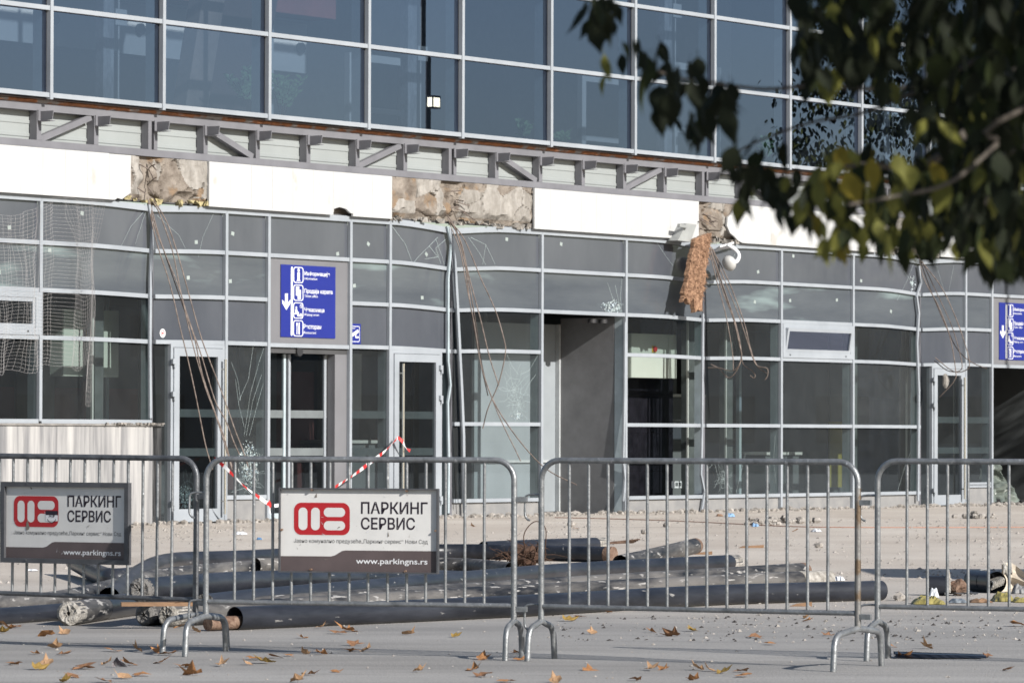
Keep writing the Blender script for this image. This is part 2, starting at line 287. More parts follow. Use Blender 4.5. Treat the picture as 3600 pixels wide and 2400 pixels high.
# interior of the upper hall
f = MB().box(-16, 20, 0.30, 9.0, 5.30, 5.55).build('upper_floor', INTD, ST_)
f = MB().box(-16, 20, 8.9, 9.1, 5.56, 12).build('rear_wall', mat('upper_wall', (0.30, 0.32, 0.33), 0.7, 0, 0.2, 0.4), ST_)
for x in (-16.2, 20.0): MB().box(x, x + 0.2, 0.3, 9.1, 0.02, 10.8).build('end_wall', INT, ST_)
f = MB().box(-16, 20, 0.35, 9.0, 10.6, 10.8).build('upper_ceiling', INTR, ST_)
par = MB().box(-16, 1.5, 5.2, 5.5, 7.1, 7.9).build('gallery_parapet', INTW, ST_)
MB().box(-16, 1.5, 4.6, 5.15, 7.95, 8.6).build('gallery_soffit', INTR, par)
for x in range(-15, 2, 2): MB().tube([(x + 0.3, 5.19, 7.5), (x + 0.3, 5.13, 7.5)], 0.09, 16).build('round_vent', INTD, par)
for j in (-4, -1, 2, 5):
    x = B3 + M * j - 0.42
    col = MB().box(x - 0.11, x + 0.11, 0.42, 0.56, 5.56, 10.58).box(x + 0.2, x + 0.225, 0.42, 0.44, 5.56, 10.5, 1).build('steel_column', [mat('column_zinc', (0.30, 0.31, 0.32), 0.4, 0.3, 0.4, 3, col2=(0.5, 0.51, 0.52), stretch=(2, 1, 0.6)), INTW], ST_)
    for z in (6.95, 8.15, 9.3): MB().box(x + 0.12, x + 0.36, 0.40, 0.415, z - 0.1, z + 0.12).build('bracket_plate', INTW, col)
MB().prism([(-6.55, 5.57), (-6.05, 5.57), (-4.9, 10.5), (-5.4, 10.5)], 1.1, 1.35).build('leaning_reflection', mat('reflection_brown', (0.22, 0.17, 0.14), 0.7, 0, 0.3, 2), ST_)  # solid piece standing in for a leaning reflection in the glass
MB().prism([(-5.9, 5.57), (-4.6, 5.57), (-3.3, 10.5), (-4.8, 10.5)], 1.36, 1.5).build('reflection_dark', mat('reflection_dark', (0.07, 0.045, 0.04), 0.7), ST_)  # dark part of the same reflection, built as a solid behind it
for i, (a, z0, z1) in enumerate([(-3.6, 6.4, 7.5), (-0.2, 6.3, 7.1), (6.2, 6.2, 7.2), (9.0, 6.5, 7.6)]):
    MB().box(a, a + 1.5, 3.0, 3.1, z0, z0 + 0.09).box(a, a + 1.5, 3.0, 3.1, z1, z1 + 0.12).box(a, a + 0.12, 3.0, 3.1, 5.56, z1).box(a + 1.38, a + 1.5, 3.0, 3.1, 5.56, z1).build('interior_frame', INTW, ST_)

# ---- steel truss that carried the canopy
TO = 0.05
tr = MB().box(-16, 19.5, -TO, -TO + 0.13, 5.52, 5.62).box(-16, 19.5, -TO - 0.002, -TO + 0.135, 5.035, 5.13).build('canopy_truss', STEEL, ST_)
hp = M / 2; k0 = -12
for k in range(-12, 17):
    x = B3 + hp * k - 0.05; jt = (k - (-2)) % 6 == 0
    if jt:
        MB().box(x - 0.075, x - 0.005, -TO + 0.002, -TO + 0.128, 5.132, 5.518).build('post', STEEL, tr); MB().box(x + 0.045, x + 0.12, -TO + 0.002, -TO + 0.128, 5.132, 5.518).build('post', STEEL, tr)
        xr = x + 0.12
    else:
        MB().box(x - 0.045, x + 0.045, -TO + 0.002, -TO + 0.128, 5.132, 5.518).build('post', STEEL, tr); xr = x + 0.045
    ph = (k - (-2)) % 6; nx = x + hp - 0.06
    if ph in (1, 4):
        a, b = ((xr + 0.01, 5.50), (nx - 0.03, 5.15)) if ph == 1 else ((xr + 0.01, 5.15), (nx - 0.03, 5.50))
        d = Vector((b[0] - a[0], b[1] - a[1])).normalized(); n_ = Vector((-d.y, d.x)) * 0.042
        MB().prism([(a[0] - n_.x, a[1] - n_.y), (b[0] - n_.x, b[1] - n_.y), (b[0] + n_.x, b[1] + n_.y), (a[0] + n_.x, a[1] + n_.y)], -TO + 0.012, -TO + 0.09).build('diagonal', STEEL, tr)
    # bracket stub: web plate, top and bottom flange, standing off the front
    bk = MB(); bx = xr - 0.03
    bk.add([(bx - 0.006, -TO - 0.001, 5.515), (bx - 0.006, -TO - 0.24, 5.515), (bx - 0.006, -TO - 0.22, 5.40), (bx - 0.006, -TO - 0.001, 5.385), (bx + 0.006, -TO - 0.001, 5.515), (bx + 0.006, -TO - 0.24, 5.515), (bx + 0.006, -TO - 0.22, 5.40), (bx + 0.006, -TO - 0.001, 5.385)], [(0, 1, 2, 3), (7, 6, 5, 4), (0, 4, 5, 1), (1, 5, 6, 2), (2, 6, 7, 3), (3, 7, 4, 0)])
    bk.box(bx - 0.05, bx + 0.05, -TO - 0.225, -TO - 0.002, 5.378, 5.387).box(bx - 0.05, bx + 0.05, -TO - 0.015, -TO - 0.0015, 5.39, 5.53)
    bk.build('bracket', STEEL, tr)
    # ribbed cladding panel behind each bay
    cl = MB(); xs0 = x - 0.02; xs1 = x + hp - 0.022; zz = [5.0, 5.17, 5.18, 5.22, 5.23, 5.345, 5.355, 5.395, 5.405, 5.6]; yy = [0.095, 0.095, 0.085, 0.085, 0.095, 0.095, 0.085, 0.085, 0.095, 0.095]
    for i in range(9): cl.quad((xs0, yy[i], zz[i]), (xs1, yy[i], zz[i]), (xs1, yy[i + 1], zz[i + 1]), (xs0, yy[i + 1], zz[i + 1]))
    cl.build('cladding_panel', CLAD, tr)
# strip of foam under the sill
def foam(u, v):
    s = -16 + 35.5 * u; n = noise.noise((s * 6, v * 3, 0)); return (s, -0.055 - 0.05 * sin(pi * v) - 0.03 * n * sin(pi * v), 5.62 + 0.062 * v + (0.014 * noise.noise((s * 9, 3, 1)) if v in (0,) else 0))
MB().grid(700, 4, foam).build('sill_foam', ORG, ST_)
MB().box(-16, 19.5, -0.145, 0.2, 5.668, 5.676).build('sill_flashing', mat('weathered_flashing', (0.14, 0.11, 0.1), 0.6, 0, 0.3, 3), ST_)

# ---- marble clad concrete beam
bm_ = MB().box(-16, 19.5, 0.03, 0.40, 4.43, 5.033).build('concrete_beam', CONC, ST_)
def gap_front(s0, s1, ctr, mt, cols, deep=0.16, wid=0.28, seed=0):
    w = s1 - s0; nx = int(w / 0.022); nz = 30
    def fn(u, v):
        s = s0 + w * u; z = 4.40 + 0.628 * v
        d, pts = noise.voronoi((s * 2.3 + seed, z * 2.6, seed)); h = hsh(pts[0].x, pts[0].y)
        e = min(1.0, (d[1] - d[0]) * 9)
        o = 0.06 + 0.022 * h - 0.055 * (1 - min(1, e * 3.2)) * (hsh(pts[0].y, pts[1].x) > .5) + 0.024 * noise.fractal((s * 5, z * 5, seed), 1, 2, 4)
        q = (s - ctr) / wid; o -= deep * math.exp(-q * q) * (0.55 + 0.9 * noise.noise((s * 7, z * 6, seed + 3)) + 0.5 * (v > 0.85))
        if v < 0.3: o -= 0.13 * max(0, (0.3 - v) / 0.3 + 0.9 * noise.noise((s * 4, seed, z * 3)) - 0.25)
        if v == 0: z += 0.03 * noise.noise((s * 5, 1, seed)) + 0.02
        return (s, -max(o, -0.12), z)
    g = MB().grid(nx, nz, fn, 0, False)
    for i, f_ in enumerate(g.f):
        x = sum(g.v[k][0] for k in f_) / 4; z = sum(g.v[k][2] for k in f_) / 4
        d, pts = noise.voronoi((x * 2.3 + seed, z * 2.6, seed))
        if hsh(pts[0].x, pts[0].y) > 0.42 and abs(x - ctr) > wid * 0.8 and z > 4.5: g.m[i] = 1
    g.build('broken_concrete_face', [mt, cols], bm_)
    y = MB()
    for i in range(int(w / 0.09)):
        s = s0 + rnd.random() * w; z = 4.40 + rnd.random() * 0.05; r = 0.02 + 0.035 * rnd.random()
        vs = [(s + r * 1.6 * (rnd.random() - 0.2) * a, -0.02 - 0.07 * rnd.random() + r * b, z + r * 0.7 * c_) for a in (-1, 1) for b in (-1, 1) for c_ in (-1, 1)]
        y.add(vs, [(0, 1, 3, 2), (4, 6, 7, 5), (0, 4, 5, 1), (2, 3, 7, 6), (0, 2, 6, 4), (1, 5, 7, 3)])
    tag(y.build('crumbled_edge', CONCP if seed != 1 else YEL, bm_), kind='stuff')
    sb = MB()                                  # short torn bars and splinters in the notch
    for i in range(7):
        p = Vector((ctr + rnd.uniform(-0.25, 0.25), -0.02, rnd.uniform(4.5, 5.0))); sb.tube([p, p + Vector((rnd.uniform(-0.1, 0.25), -0.15, rnd.uniform(-0.15, 0.05)))], 0.009, 5)
    tag(sb.build('torn_reinforcement', ROD, bm_), kind='stuff')
gap_front(-9.11, -7.40, -8.62, CONC, CONCP, 0.17, 0.2, 1)
gap_front(-3.23, 0.43, -1.62, CONC, CONCP, 0.16, 0.25, 5)
gap_front(5.0, 6.6, 5.25, CONC, CONCP, 0.15, 0.15, 9)
gap_front(10.62, 12.9, 12.1, CONC, CONCP, 0.16, 0.3, 14)
def panels(s0, s1, w, first=None, last=None, chips={}):
    n = max(1, round((s1 - s0) / w)); d = (s1 - s0) / n
    for i in range(n):
        a = s0 + d * i + 0.0012; b = s0 + d * (i + 1) - 0.0012; o = 0.125 + 0.0015 * rnd.random()
        pts = [(a, 4.40), (b, 4.40), (b, 5.025), (a, 5.025)]
        if i == 0 and first: pts = [(x if x is not None else b, z) for x, z in first]
        if i == n - 1 and last: pts = [(x if x is not None else a, z) for x, z in last]
        if i in chips: pts = chips[i](a, b)
        MB().prism(pts, -o, -o + 0.035).build('marble_panel', MARB, bm_)
jag = lambda pts: pts
panels(-15.8, -9.09, 0.444, last=[(None, 4.40), (-9.42, 4.40), (-9.36, 4.43), (-9.27, 4.415), (-9.2, 4.455), (-9.09, 4.51), (-9.09, 5.02), (None, 5.02)])
panels(-7.42, -3.21, 0.47, chips={6: lambda a, b: [(a, 4.40), (a + 0.02, 4.49), (a + 0.15, 4.52), (a + 0.3, 4.5), (b - 0.05, 4.44), (b, 4.44), (b, 5.025), (a, 5.025)]})
panels(0.41, 5.02, 0.42)
panels(5.92, 10.64, 0.43, first=[(6.35, 4.40), (6.2, 4.43), (6.08, 4.50), (5.95, 4.55), (5.86, 4.66), (5.88, 4.80), (6.0, 4.86), (6.1, 4.95), (6.25, 5.02), (6.35, 5.025)])
panels(12.8, 19.5, 0.44)
MB().box(-16, 19.5, 0.0, 0.06, ZH + 0.065, 4.428).build('beam_soffit_strip', mat('soffit_grey', (0.07, 0.07, 0.075), 0.6), ST_)

# ---- shop front of the ground floor
sfz = MB()
def rail(mb, a, b, z, h=0.028, y0=-0.045, y1=0.08, n=6, mi=0):
    vs = []
    for i in range(n + 1):
        s = a + (b - a) * i / n; d = sag(s, z); vs += [(s, y0, z + d - h), (s, y1, z + d - h), (s, y1, z + d + h), (s, y0, z + d + h)]
    fs = [(0, 1, 2, 3), (4 * n + 3, 4 * n + 2, 4 * n + 1, 4 * n)]
    for i in range(n):
        for k in range(4): fs.append((4 * i + k, 4 * i + (k + 1) % 4, 4 * (i + 1) + (k + 1) % 4, 4 * (i + 1) + k))
    mb.add(vs, fs, mi)
order = list(E); sp = [E[k] for k in order]
for a, b in zip(sp, sp[1:]): rail(sfz, a + 0.002, b - 0.002, ZH + 0.02, 0.042, -0.05, 0.06)
sf = sfz.build('shop_front', ALU, ST_)
def trans(a, b, z, h=0.028):
    m = MB(); rail(m, a + 0.031, b - 0.031, z, h); m.build('transom', ALU, sf)
def pane(a, b, z0, z1, mt, y=0.0, name='glass_pane', n=4):
    m = MB(); vs = []
    for i in range(n + 1):
        s = a + (b - a) * i / n; vs += [(s, y, z0 + sag(s, z0)), (s, y, z1 + sag(s, z1))]
    m.add(vs, [(2 * i, 2 * i + 2, 2 * i + 3, 2 * i + 1) for i in range(n)]); return m.build(name, mt, sf, False)
def mull(s, z0, z1, w=0.028, inner=True, dmg=False):
    m = MB(); zs = [z0 + (z1 - z0) * i / 8 for i in range(9)]; y0 = -0.055 if not dmg else -0.01
    for p, q in zip(zs, zs[1:]):
        m.box(s - w, s + w, y0, -0.003, p + sag(s, p), q + sag(s, q), 2 if dmg else 0)
    if inner: m.box(s - w + 0.003, s + w - 0.003, 0.003, 0.16, z0, z1 - 0.05, 1)
    m.build('mullion', [ALU, ALUI, mat('bare_mullion', (0.12, 0.12, 0.135), 0.5, 0, 0.2, 3)], sf)
BOT = {'l1': 0, 'l0': Z4, 'a0': Z4, 'a1': 0.0}
for k in order:
    mull(E[k], BOT.get(k, 0.0), ZH - 0.022, dmg=k in ('a1', 'b2', 'c0', 'c3'))
def bay(k0, k1, opaque, zb, rows):
    a, b = E[k0], E[k1]; zs = [ZH, Z1, Z2, Z3]
    for i in range(opaque):
        z1 = zs[i] - (0.022 if i == 0 else 0.03); z0 = zs[i + 1] + 0.03
        pane(a + 0.03, b - 0.03, z0, z1, SPAN2 if i == 1 else SPAN, 0.0, 'spandrel_pane')
    for z in rows: trans(a, b, z)
# dotted paper labels on the dark panes
pl = [(-11.4, 3.95), (-11.6, 3.35), (-9.95, 4.2), (-10.6, 3.68), (-7.55, 3.9), (-7.72, 3.4), (-6.75, 4.05), (-6.8, 3.38), (-5.2, 3.75), (-4.35, 3.85), (-3.62, 4.02), (-3.95, 3.4), (-2.2, 3.92), (-2.3, 3.27), (-0.15, 4.22), (1.3, 4.2), (7.0, 3.95), (6.9, 3.45), (8.1, 4.25), (9.5, 3.55), (8.0, 3.5), (10.3, 3.9), (11.3, 3.4)]
for s, z in pl:
    a = rnd.uniform(-0.5, 0.5); m = MB(); r = 0.042; m.add([(s + r * cos(a + q), -0.004, z + r * sin(a + q)) for q in (0.5, 2.3, 3.6, 5.4)], [(0, 1, 2, 3)]); m.build('paper_label', mat('label_paper', (0.28, 0.32, 0.31), 0.6), sf)

def hopper(a, b, z0, z1, tilt, label):
    w = MB(); fr = 0.075
    w.box(a, b, -0.06, 0.05, z1 - fr, z1).box(a, b, -0.06, 0.05, z0, z0 + fr * 1.2).box(a, a + fr, -0.06, 0.05, z0 + fr * 1.2, z1 - fr).box(b - fr, b, -0.06, 0.05, z0 + fr * 1.2, z1 - fr)
    for x in (a + 0.2, b - 0.25): w.box(x, x + 0.03, -0.063, -0.058, z0 + 0.035, z0 + 0.06, 1)
    o = tag(w.build('hopper_window', [ALU, ALUD], ST_), label)
    a2, b2, zz0, zz1 = a + fr, b - fr, z0 + fr * 1.2, z1 - fr
    s = MB(); t = 0.055
    def L(x, y, z): return (x, y - (zz1 - z) * 0 - (z - zz0) * math.tan(tilt) * -1 if False else y + (z - zz0) * math.tan(tilt), z)
    for (x0, x1, q0, q1) in ((a2, b2, zz0, zz0 + t), (a2, b2, zz1 - t, zz1), (a2, a2 + t, zz0 + t, zz1 - t), (b2 - t, b2, zz0 + t, zz1 - t)):
        s.add([L(x0, -0.05, q0), L(x1, -0.05, q0), L(x1, 0.0, q0), L(x0, 0.0, q0), L(x0, -0.05, q1), L(x1, -0.05, q1), L(x1, 0.0, q1), L(x0, 0.0, q1)], [(0, 3, 2, 1), (4, 5, 6, 7), (0, 1, 5, 4), (1, 2, 6, 5), (2, 3, 7, 6), (3, 0, 4, 7)])
    s.build('sash', ALU, o)
    MB().quad(L(a2 + t, -0.025, zz0 + t), L(b2 - t, -0.025, zz0 + t), L(b2 - t, -0.025, zz1 - t), L(a2 + t, -0.025, zz1 - t)).build('glass_pane', GLU if tilt else GLD, o, False)

# bay by bay, left to right
bay('l1', 'l0', 2, 0, (Z1, Z2, Z3, Z4)); bay('l0', 'a0', 2, 0, (Z1, Z2, Z3, Z4)); bay('a0', 'a1', 2, 0, (Z1, Z2, Z3, Z4))
hopper(E['l0'] + 0.033, E['a0'] - 0.033, Z3 + 0.03, Z2 - 0.03, 0.0, 'closed hopper window behind the white net')
pane(E['l0'] + 0.03, E['a0'] - 0.03, Z4 + 0.03, Z3 - 0.03, GLD)
pane(E['a0'] + 0.03, E['a1'] - 0.03, Z3 + 0.03, Z2 - 0.03, GLL); pane(E['a0'] + 0.03, E['a1'] - 0.03, Z4 + 0.03, Z3 - 0.03, GLL)
bay('a1', 'a2', 3, 0, (Z1, Z2, Z3)); bay('a2', 'a3', 3, 0, (Z1, Z2, Z3)); bay('b0', 'b1', 3, 0, (Z1, Z2, Z3)); bay('b1', 'b2', 3, 0, (Z1, Z2, Z3))
bay('a3', 'b0', 1, 0, (Z1, Z3 - 0.01)); bay('b2', 'b3', 2, 0, (Z1, Z2, Z3, Z4, Z5)); bay('b3', 'b4', 2, 0, (Z1, Z2)); bay('b4', 'c0', 2, 0, (Z1, Z2, Z3, Z4, Z5))
bay('c0', 'c1', 2, 0, (Z1, Z2, Z3, Z4, Z5)); bay('c1', 'c2', 2, 0, (Z1, Z2, Z3, Z4, Z5)); bay('c2', 'c3', 2, 0, (Z1, Z2, Z3, Z4, Z5))
bay('c3', 'c4', 3, 0, (Z1, Z2, Z3)); bay('c4', 'c5', 3, 0, (Z1, Z2, Z3, Z5 + 0.14)); bay('c5', 'c6', 1, 0, (Z1, Z3 - 0.01)); bay('c6', 'c7', 3, 0, (Z1, Z2, Z3)); bay('c7', 'c8', 3, 0, (Z1, Z2, Z3))
for a, b in (('a3', 'b0'), ('c5', 'c6')):
    MB().box(E[a] + 0.03, E[b] - 0.03, -0.01, 0.03, Z3 + 0.02, Z1 - 0.03).build('fascia_plate', FASC, sf)
for a, b in (('b2', 'b3'), ('c0', 'c1'), ('c1', 'c2'), ('c2', 'c3')):
    pane(E[a] + 0.03, E[b] - 0.03, Z3 + 0.03, Z2 - 0.03, GLL) if a != 'c1' else None
    pane(E[a] + 0.03, E[b] - 0.03, Z4 + 0.03, Z3 - 0.03, GLL); pane(E[a] + 0.03, E[b] - 0.03, Z5 + 0.03, Z4 - 0.03, GLL)
pane(E['b4'] + 0.03, E['c0'] - 0.03, Z3 + 0.03, Z2 - 0.03, GLL)
hopper(E['c1'] + 0.033, E['c2'] - 0.033, Z3 + 0.03, Z2 - 0.03, -0.16, 'hopper window tilted open beneath the dusty panes')
for a, b in (('b2', 'b3'), ('b4', 'c0'), ('c0', 'c1'), ('c1', 'c2'), ('c2', 'c3')):
    MB().box(E[a] + 0.031, E[b] - 0.031, 0.0, 0.05, 0.0, Z5 - 0.03).build('base_panel', mat('base_panel_paint', (0.21, 0.21, 0.215), 0.6, 0, 0.15, 3, col2=(0.25, 0.245, 0.24)), sf)
for a, b in (('a2', 'a3'), ('b0', 'b1'), ('c4', 'c5'), ('c6', 'c7')):
    z = 0.33; trans(E[a], E[b], z + 0.02, 0.03)
    MB().box(E[a] + 0.031, E[b] - 0.031, -0.012, 0.03, 0.0, z - 0.012).build('base_panel', MATS['base_panel_paint'], sf)
    pane(E[a] + 0.03, E[b] - 0.03, z + 0.05, Z3 - 0.03, GLD)
    for zz in (1.52, 0.98): MB().box(E[a] + 0.03, E[b] - 0.03, 0.006, 0.008, zz - 0.05, zz + 0.06).build('frosted_band', mat('frosted_film', (0.13, 0.145, 0.15), 0.6), sf)
# marble base under the left windows
pn = MB().box(-16, -8.30, -0.06, 0.02, Z4 - 0.055, Z4 - 0.03).build('marble_plinth', mat('ledge_stone', (0.2, 0.19, 0.18), 0.8, 0, 0.3, 8), ST_)
x = -8.50
while x > -15.5:
    MB().box(x - 0.655, x, -0.03 - 0.003 * rnd.random(), 0.05, 0.0, Z4 - 0.057).build('marble_slab', STRIPE, pn); x -= 0.658
MB().box(-8.497, -8.28, -0.005, 0.06, 0.0, Z4 - 0.057).build('black_stone_jamb', DARKST, pn)
rb = MB()
for i in range(60):
    p = (rnd.uniform(-9.6, -8.3), rnd.uniform(-0.09, -0.03), Z4 - 0.025); r = rnd.uniform(0.006, 0.02)
    rb.add([(p[0] + r * a * rnd.uniform(.5, 1.2), p[1] + r * b, p[2] + r * c_ * .7) for a in (-1, 1) for b in (-1, 1) for c_ in (-1, 1)], [(0, 1, 3, 2), (4, 6, 7, 5), (0, 4, 5, 1), (2, 3, 7, 6), (0, 2, 6, 4), (1, 5, 7, 3)])
tag(rb.build('ledge_rubble', STONE, pn), kind='stuff')

# doors
def door(a, b, hinge_left, hx, label):
    fo = 0.05; z1 = Z3 - 0.03
    d = tag(MB().box(a, a + fo, -0.05, 0.06, 0, z1).box(b - fo, b, -0.05, 0.06, 0, z1).box(a + fo, b - fo, -0.05, 0.06, z1 - fo, z1).build('door', ALU, ST_), label)
    a2, b2 = a + fo + 0.006, b - fo - 0.006; st = 0.115; zt = z1 - fo - 0.006
    MB().box(a2, a2 + st, -0.065, 0.0, 0.02, zt).box(b2 - st, b2, -0.065, 0.0, 0.02, zt).box(a2 + st, b2 - st, -0.065, 0.0, zt - st, zt).box(a2 + st, b2 - st, -0.065, 0.0, 0.02, 0.2).build('leaf_frame', ALU, d)
    MB().quad((a2 + st, -0.03, 0.2), (b2 - st, -0.03, 0.2), (b2 - st, -0.03, zt - st), (a2 + st, -0.03, zt - st)).build('glass_pane', GLD, d, False)
    for zz in (1.52, 0.98): MB().box(a2 + st + 0.003, b2 - st - 0.003, -0.022, -0.02, zz - 0.05, zz + 0.06).build('frosted_band', MATS['frosted_film'], d)
    h = MB().tube([(hx, -0.135, 0.12), (hx, -0.135, 2.28)], 0.02, 10).tube([(hx, -0.12, 0.3), (hx, -0.06, 0.3)], 0.01, 6).tube([(hx, -0.12, 2.14), (hx, -0.06, 2.14)], 0.01, 6)
    h.build('pull_handle', CHROME, d)
    x = a2 - 0.01 if hinge_left else b2 + 0.01
    for zz in (0.22, 1.72, 2.17): MB().box(x - 0.055, x + 0.01, -0.1, -0.066, zz + 0.03, zz + 0.1).tube([(x + 0.0, -0.083, zz - 0.02), (x + 0.0, -0.083, zz + 0.1)], 0.02, 8).build('hinge', ALU, d)
door(-8.14, E['a2'] - 0.032, True, -7.06, 'glazed door behind the leftmost hanging bars')
pane(E['a1'] + 0.03, -8.15, 0.02, Z3 - 0.03, GLD)
door(E['b1'] + 0.032, -1.86, False, -2.93, 'glazed door with a red and white tape tied to its handle')
pane(-1.85, E['b2'] - 0.03, 0.02, Z3 - 0.03, GLD)
door(E['c3'] + 0.35, E['c4'] - 0.032, True, E['c4'] - 0.2, 'glazed door below the rightmost hanging bars')
pane(E['c3'] + 0.03, E['c3'] + 0.34, 0.02, Z3 - 0.03, GLD)
# sliding doors under the blue sign
sd = tag(MB().box(E['a3'] + 0.03, E['b0'] - 0.03, 0.0, 0.12, Z3 - 0.12, Z3 - 0.042).build('sliding_door', mat('dark_bronze', (0.06, 0.06, 0.062), 0.5), ST_), 'glass sliding doors under the blue direction sign')
for a, b in ((-5.95, -5.36), (-5.30, -4.42)):
    l = MB().box(a, a + 0.05, 0.14, 0.18, 0.03, Z3 - 0.13).box(b - 0.05, b, 0.14, 0.18, 0.03, Z3 - 0.13).box(a + 0.05, b - 0.05, 0.14, 0.18, 0.03, 0.11).build('leaf_frame', ALU if a > -5.5 else ALUI, sd)
    MB().quad((a + 0.05, 0.16, 0.11), (b - 0.05, 0.16, 0.11), (b - 0.05, 0.16, Z3 - 0.13), (a + 0.05, 0.16, Z3 - 0.13)).build('glass_pane', GLD, sd, False)
    for zz in (1.52, 0.98): MB().box(a + 0.053, b - 0.053, 0.15, 0.152, zz - 0.05, zz + 0.06).build('frosted_band', MATS['frosted_film'], sd)
MB().box(-4.40, E['b0'] - 0.03, 0.0, 0.14, 0.0, Z3 - 0.12).build('side_panel', FASC, sd)
MB().tube([(-5.25, -0.03, Z3 - 0.09), (-5.25, 0.03, Z3 - 0.09)], 0.07, 16).build('motion_sensor', ALUD, sd)
# open vestibule in the middle
vs = tag(MB().box(E['b3'] + 0.05, E['b4'] + 1.9, 1.28, 1.33, 0.0, 3.0).build('vestibule', mat('vestibule_grey', (0.25, 0.275, 0.295), 0.6, 0, 0.1, 1), ST_), 'open grey vestibule behind the missing doors')
for a, b in ((2.98, 3.07), (4.35, 4.47)): MB().box(a, b, 1.2, 1.275, 0, 3.0).build('post', mat('vestibule_post', (0.4, 0.42, 0.43), 0.5), vs)
MB().box(3.07, 4.35, 1.225, 1.275, 0.02, 0.3).build('bottom_rail', MATS['vestibule_post'], vs); MB().box(3.07, 4.35, 1.225, 1.275, 0.82, 0.90).build('middle_rail', MATS['vestibule_post'], vs)
MB().box(E['b3'] + 0.05, 2.97, 1.24, 1.275, 0.80, 0.84).build('middle_rail', MATS['vestibule_post'], vs)
MB().box(E['b4'] - 0.03, E['b4'] + 0.02, 0.17, 1.2, 0, 3.1).build('side_reveal', mat('reveal_grey', (0.15, 0.15, 0.155), 0.6), vs)
for s in (2.3, 2.6): MB().tube([(s, 0.1, 3.06), (s, 0.1, 3.0)], 0.07, 14).build('downlight', ALUD, vs)
# interior of the ground floor
MB().box(-16, 20, 0.2, 9, 3.2, 3.35).build('hall_ceiling', INT, ST_)
MB().box(-16, 20, 0.13, 9, 0.004, 0.02).build('hall_floor', mat('hall_floor', (0.05, 0.05, 0.052), 0.5, 0, 0.2, 1), ST_)
MB().box(-16, 20, 5.6, 5.7, 0.02, 3.2).build('hall_rear_wall', INTD, ST_)
for a, b, m in ((-9.9, -8.6, INTD), (-7.9, -7.1, INT), (-5.2, -4.5, INT), (-2.9, -2.0, INT), (1.5, 3.0, INTD), (8.2, 9.1, INT), (14.2, 15.4, INT)): MB().box(a, b, 3.0, 3.05, 0.02, 3.2).build('partition', m, ST_)
MB().box(-3.4, -1.0, 3.06, 3.1, 0.4, 2.2).build('red_partition', INTR, ST_); MB().box(-8.6, -5.0, 3.06, 3.1, 0.4, 1.9).build('red_partition', INTR, ST_)
for s0, y in ((4.15, 1.12), (11.7, 0.9)):
    wl = MB().box(s0, s0 + 2.0, y + 0.012, y + 0.1, 0.02, 3.15).build('tiled_wall', INTD, ST_)
    for i in range(4):
        for j in range(5): MB().box(s0 + i * 0.5 + 0.002, s0 + i * 0.5 + 0.498, y - 0.003 * rnd.random(), y + 0.011, 0.03 + j * 0.62, 0.03 + j * 0.62 + 0.616).build('tile', TILE, wl)
for s in (-8.95, -2.2, 5.85, 12.9, 7.0, 11.0): MB().box(s - 0.09, s + 0.09, 0.55, 0.7, 0.02, 3.2).box(s - 0.2, s - 0.17, 0.5, 0.53, 0.02, 3.2, 1).build('column', [mat('inner_column', (0.09, 0.10, 0.10), 0.5, 0, 0.3, 3), INTW], ST_)
for s in (6.2, 6.6): MB().box(s, s + 0.06, 1.7, 1.76, 0.02, 3.2).build('inner_post', ALUI, ST_)
# bent cover strips torn from the broken mullions
def strip(pts, w, mt, name, lab=None):
    m = MB(); P = [Vector(p) for p in pts]
    for a, b in zip(P, P[1:]):
        m.add([a + Vector((-w, 0, 0)), a + Vector((w, 0, 0)), a + Vector((w, 0.03, 0)), a + Vector((-w, 0.03, 0)), b + Vector((-w, 0, 0)), b + Vector((w, 0, 0)), b + Vector((w, 0.03, 0)), b + Vector((-w, 0.03, 0))], [(0, 3, 2, 1), (4, 5, 6, 7), (0, 1, 5, 4), (1, 2, 6, 5), (2, 3, 7, 6), (3, 0, 4, 7)])
    o = m.build(name, mt, sf)
    if lab: o['label'] = lab
def WS(pts, out): return [(WP(x * K, y * K, o)[0], -o, WP(x * K, y * K, o)[1]) for (x, y), o in zip(pts, out)]
strip(WS([(1034, 522), (1046, 600), (1052, 700), (1057, 800), (1062, 900), (1066, 1000), (1067, 1100), (1069, 1178)], [0.1] * 8), 0.028, ALU, 'bent_cover_strip', 'pale bent cover strip standing off the second broken mullion')
strip(WS([(1029, 520), (1038, 560), (1031, 640), (1031, 760), (1031, 830), (1036, 885), (1030, 925), (1032, 1050), (1031, 1178)], [0.09] * 9), 0.018, ALUI, 'kinked_cover_strip')
strip(WS([(344, 470), (352, 520), (347, 640), (346, 800), (347, 960)], [0.08] * 5), 0.022, ALU, 'bent_cover_strip')
strip(WS([(1616, 720), (1615, 830), (1614, 980), (1612, 1090), (1620, 1130), (1612, 1180)], [0.07] * 6), 0.02, ALU, 'bent_cover_strip')
strip(WS([(2112, 610), (2117, 650), (2107, 680), (2112, 720), (2108, 790), (2112, 900), (2110, 1150)], [0.08] * 7), 0.024, ALU, 'bent_cover_strip')
strip(WS([(1437, 740), (1436, 900), (1433, 1060), (1437, 1100), (1433, 1150)], [0.06] * 5), 0.018, ALU, 'bent_cover_strip')
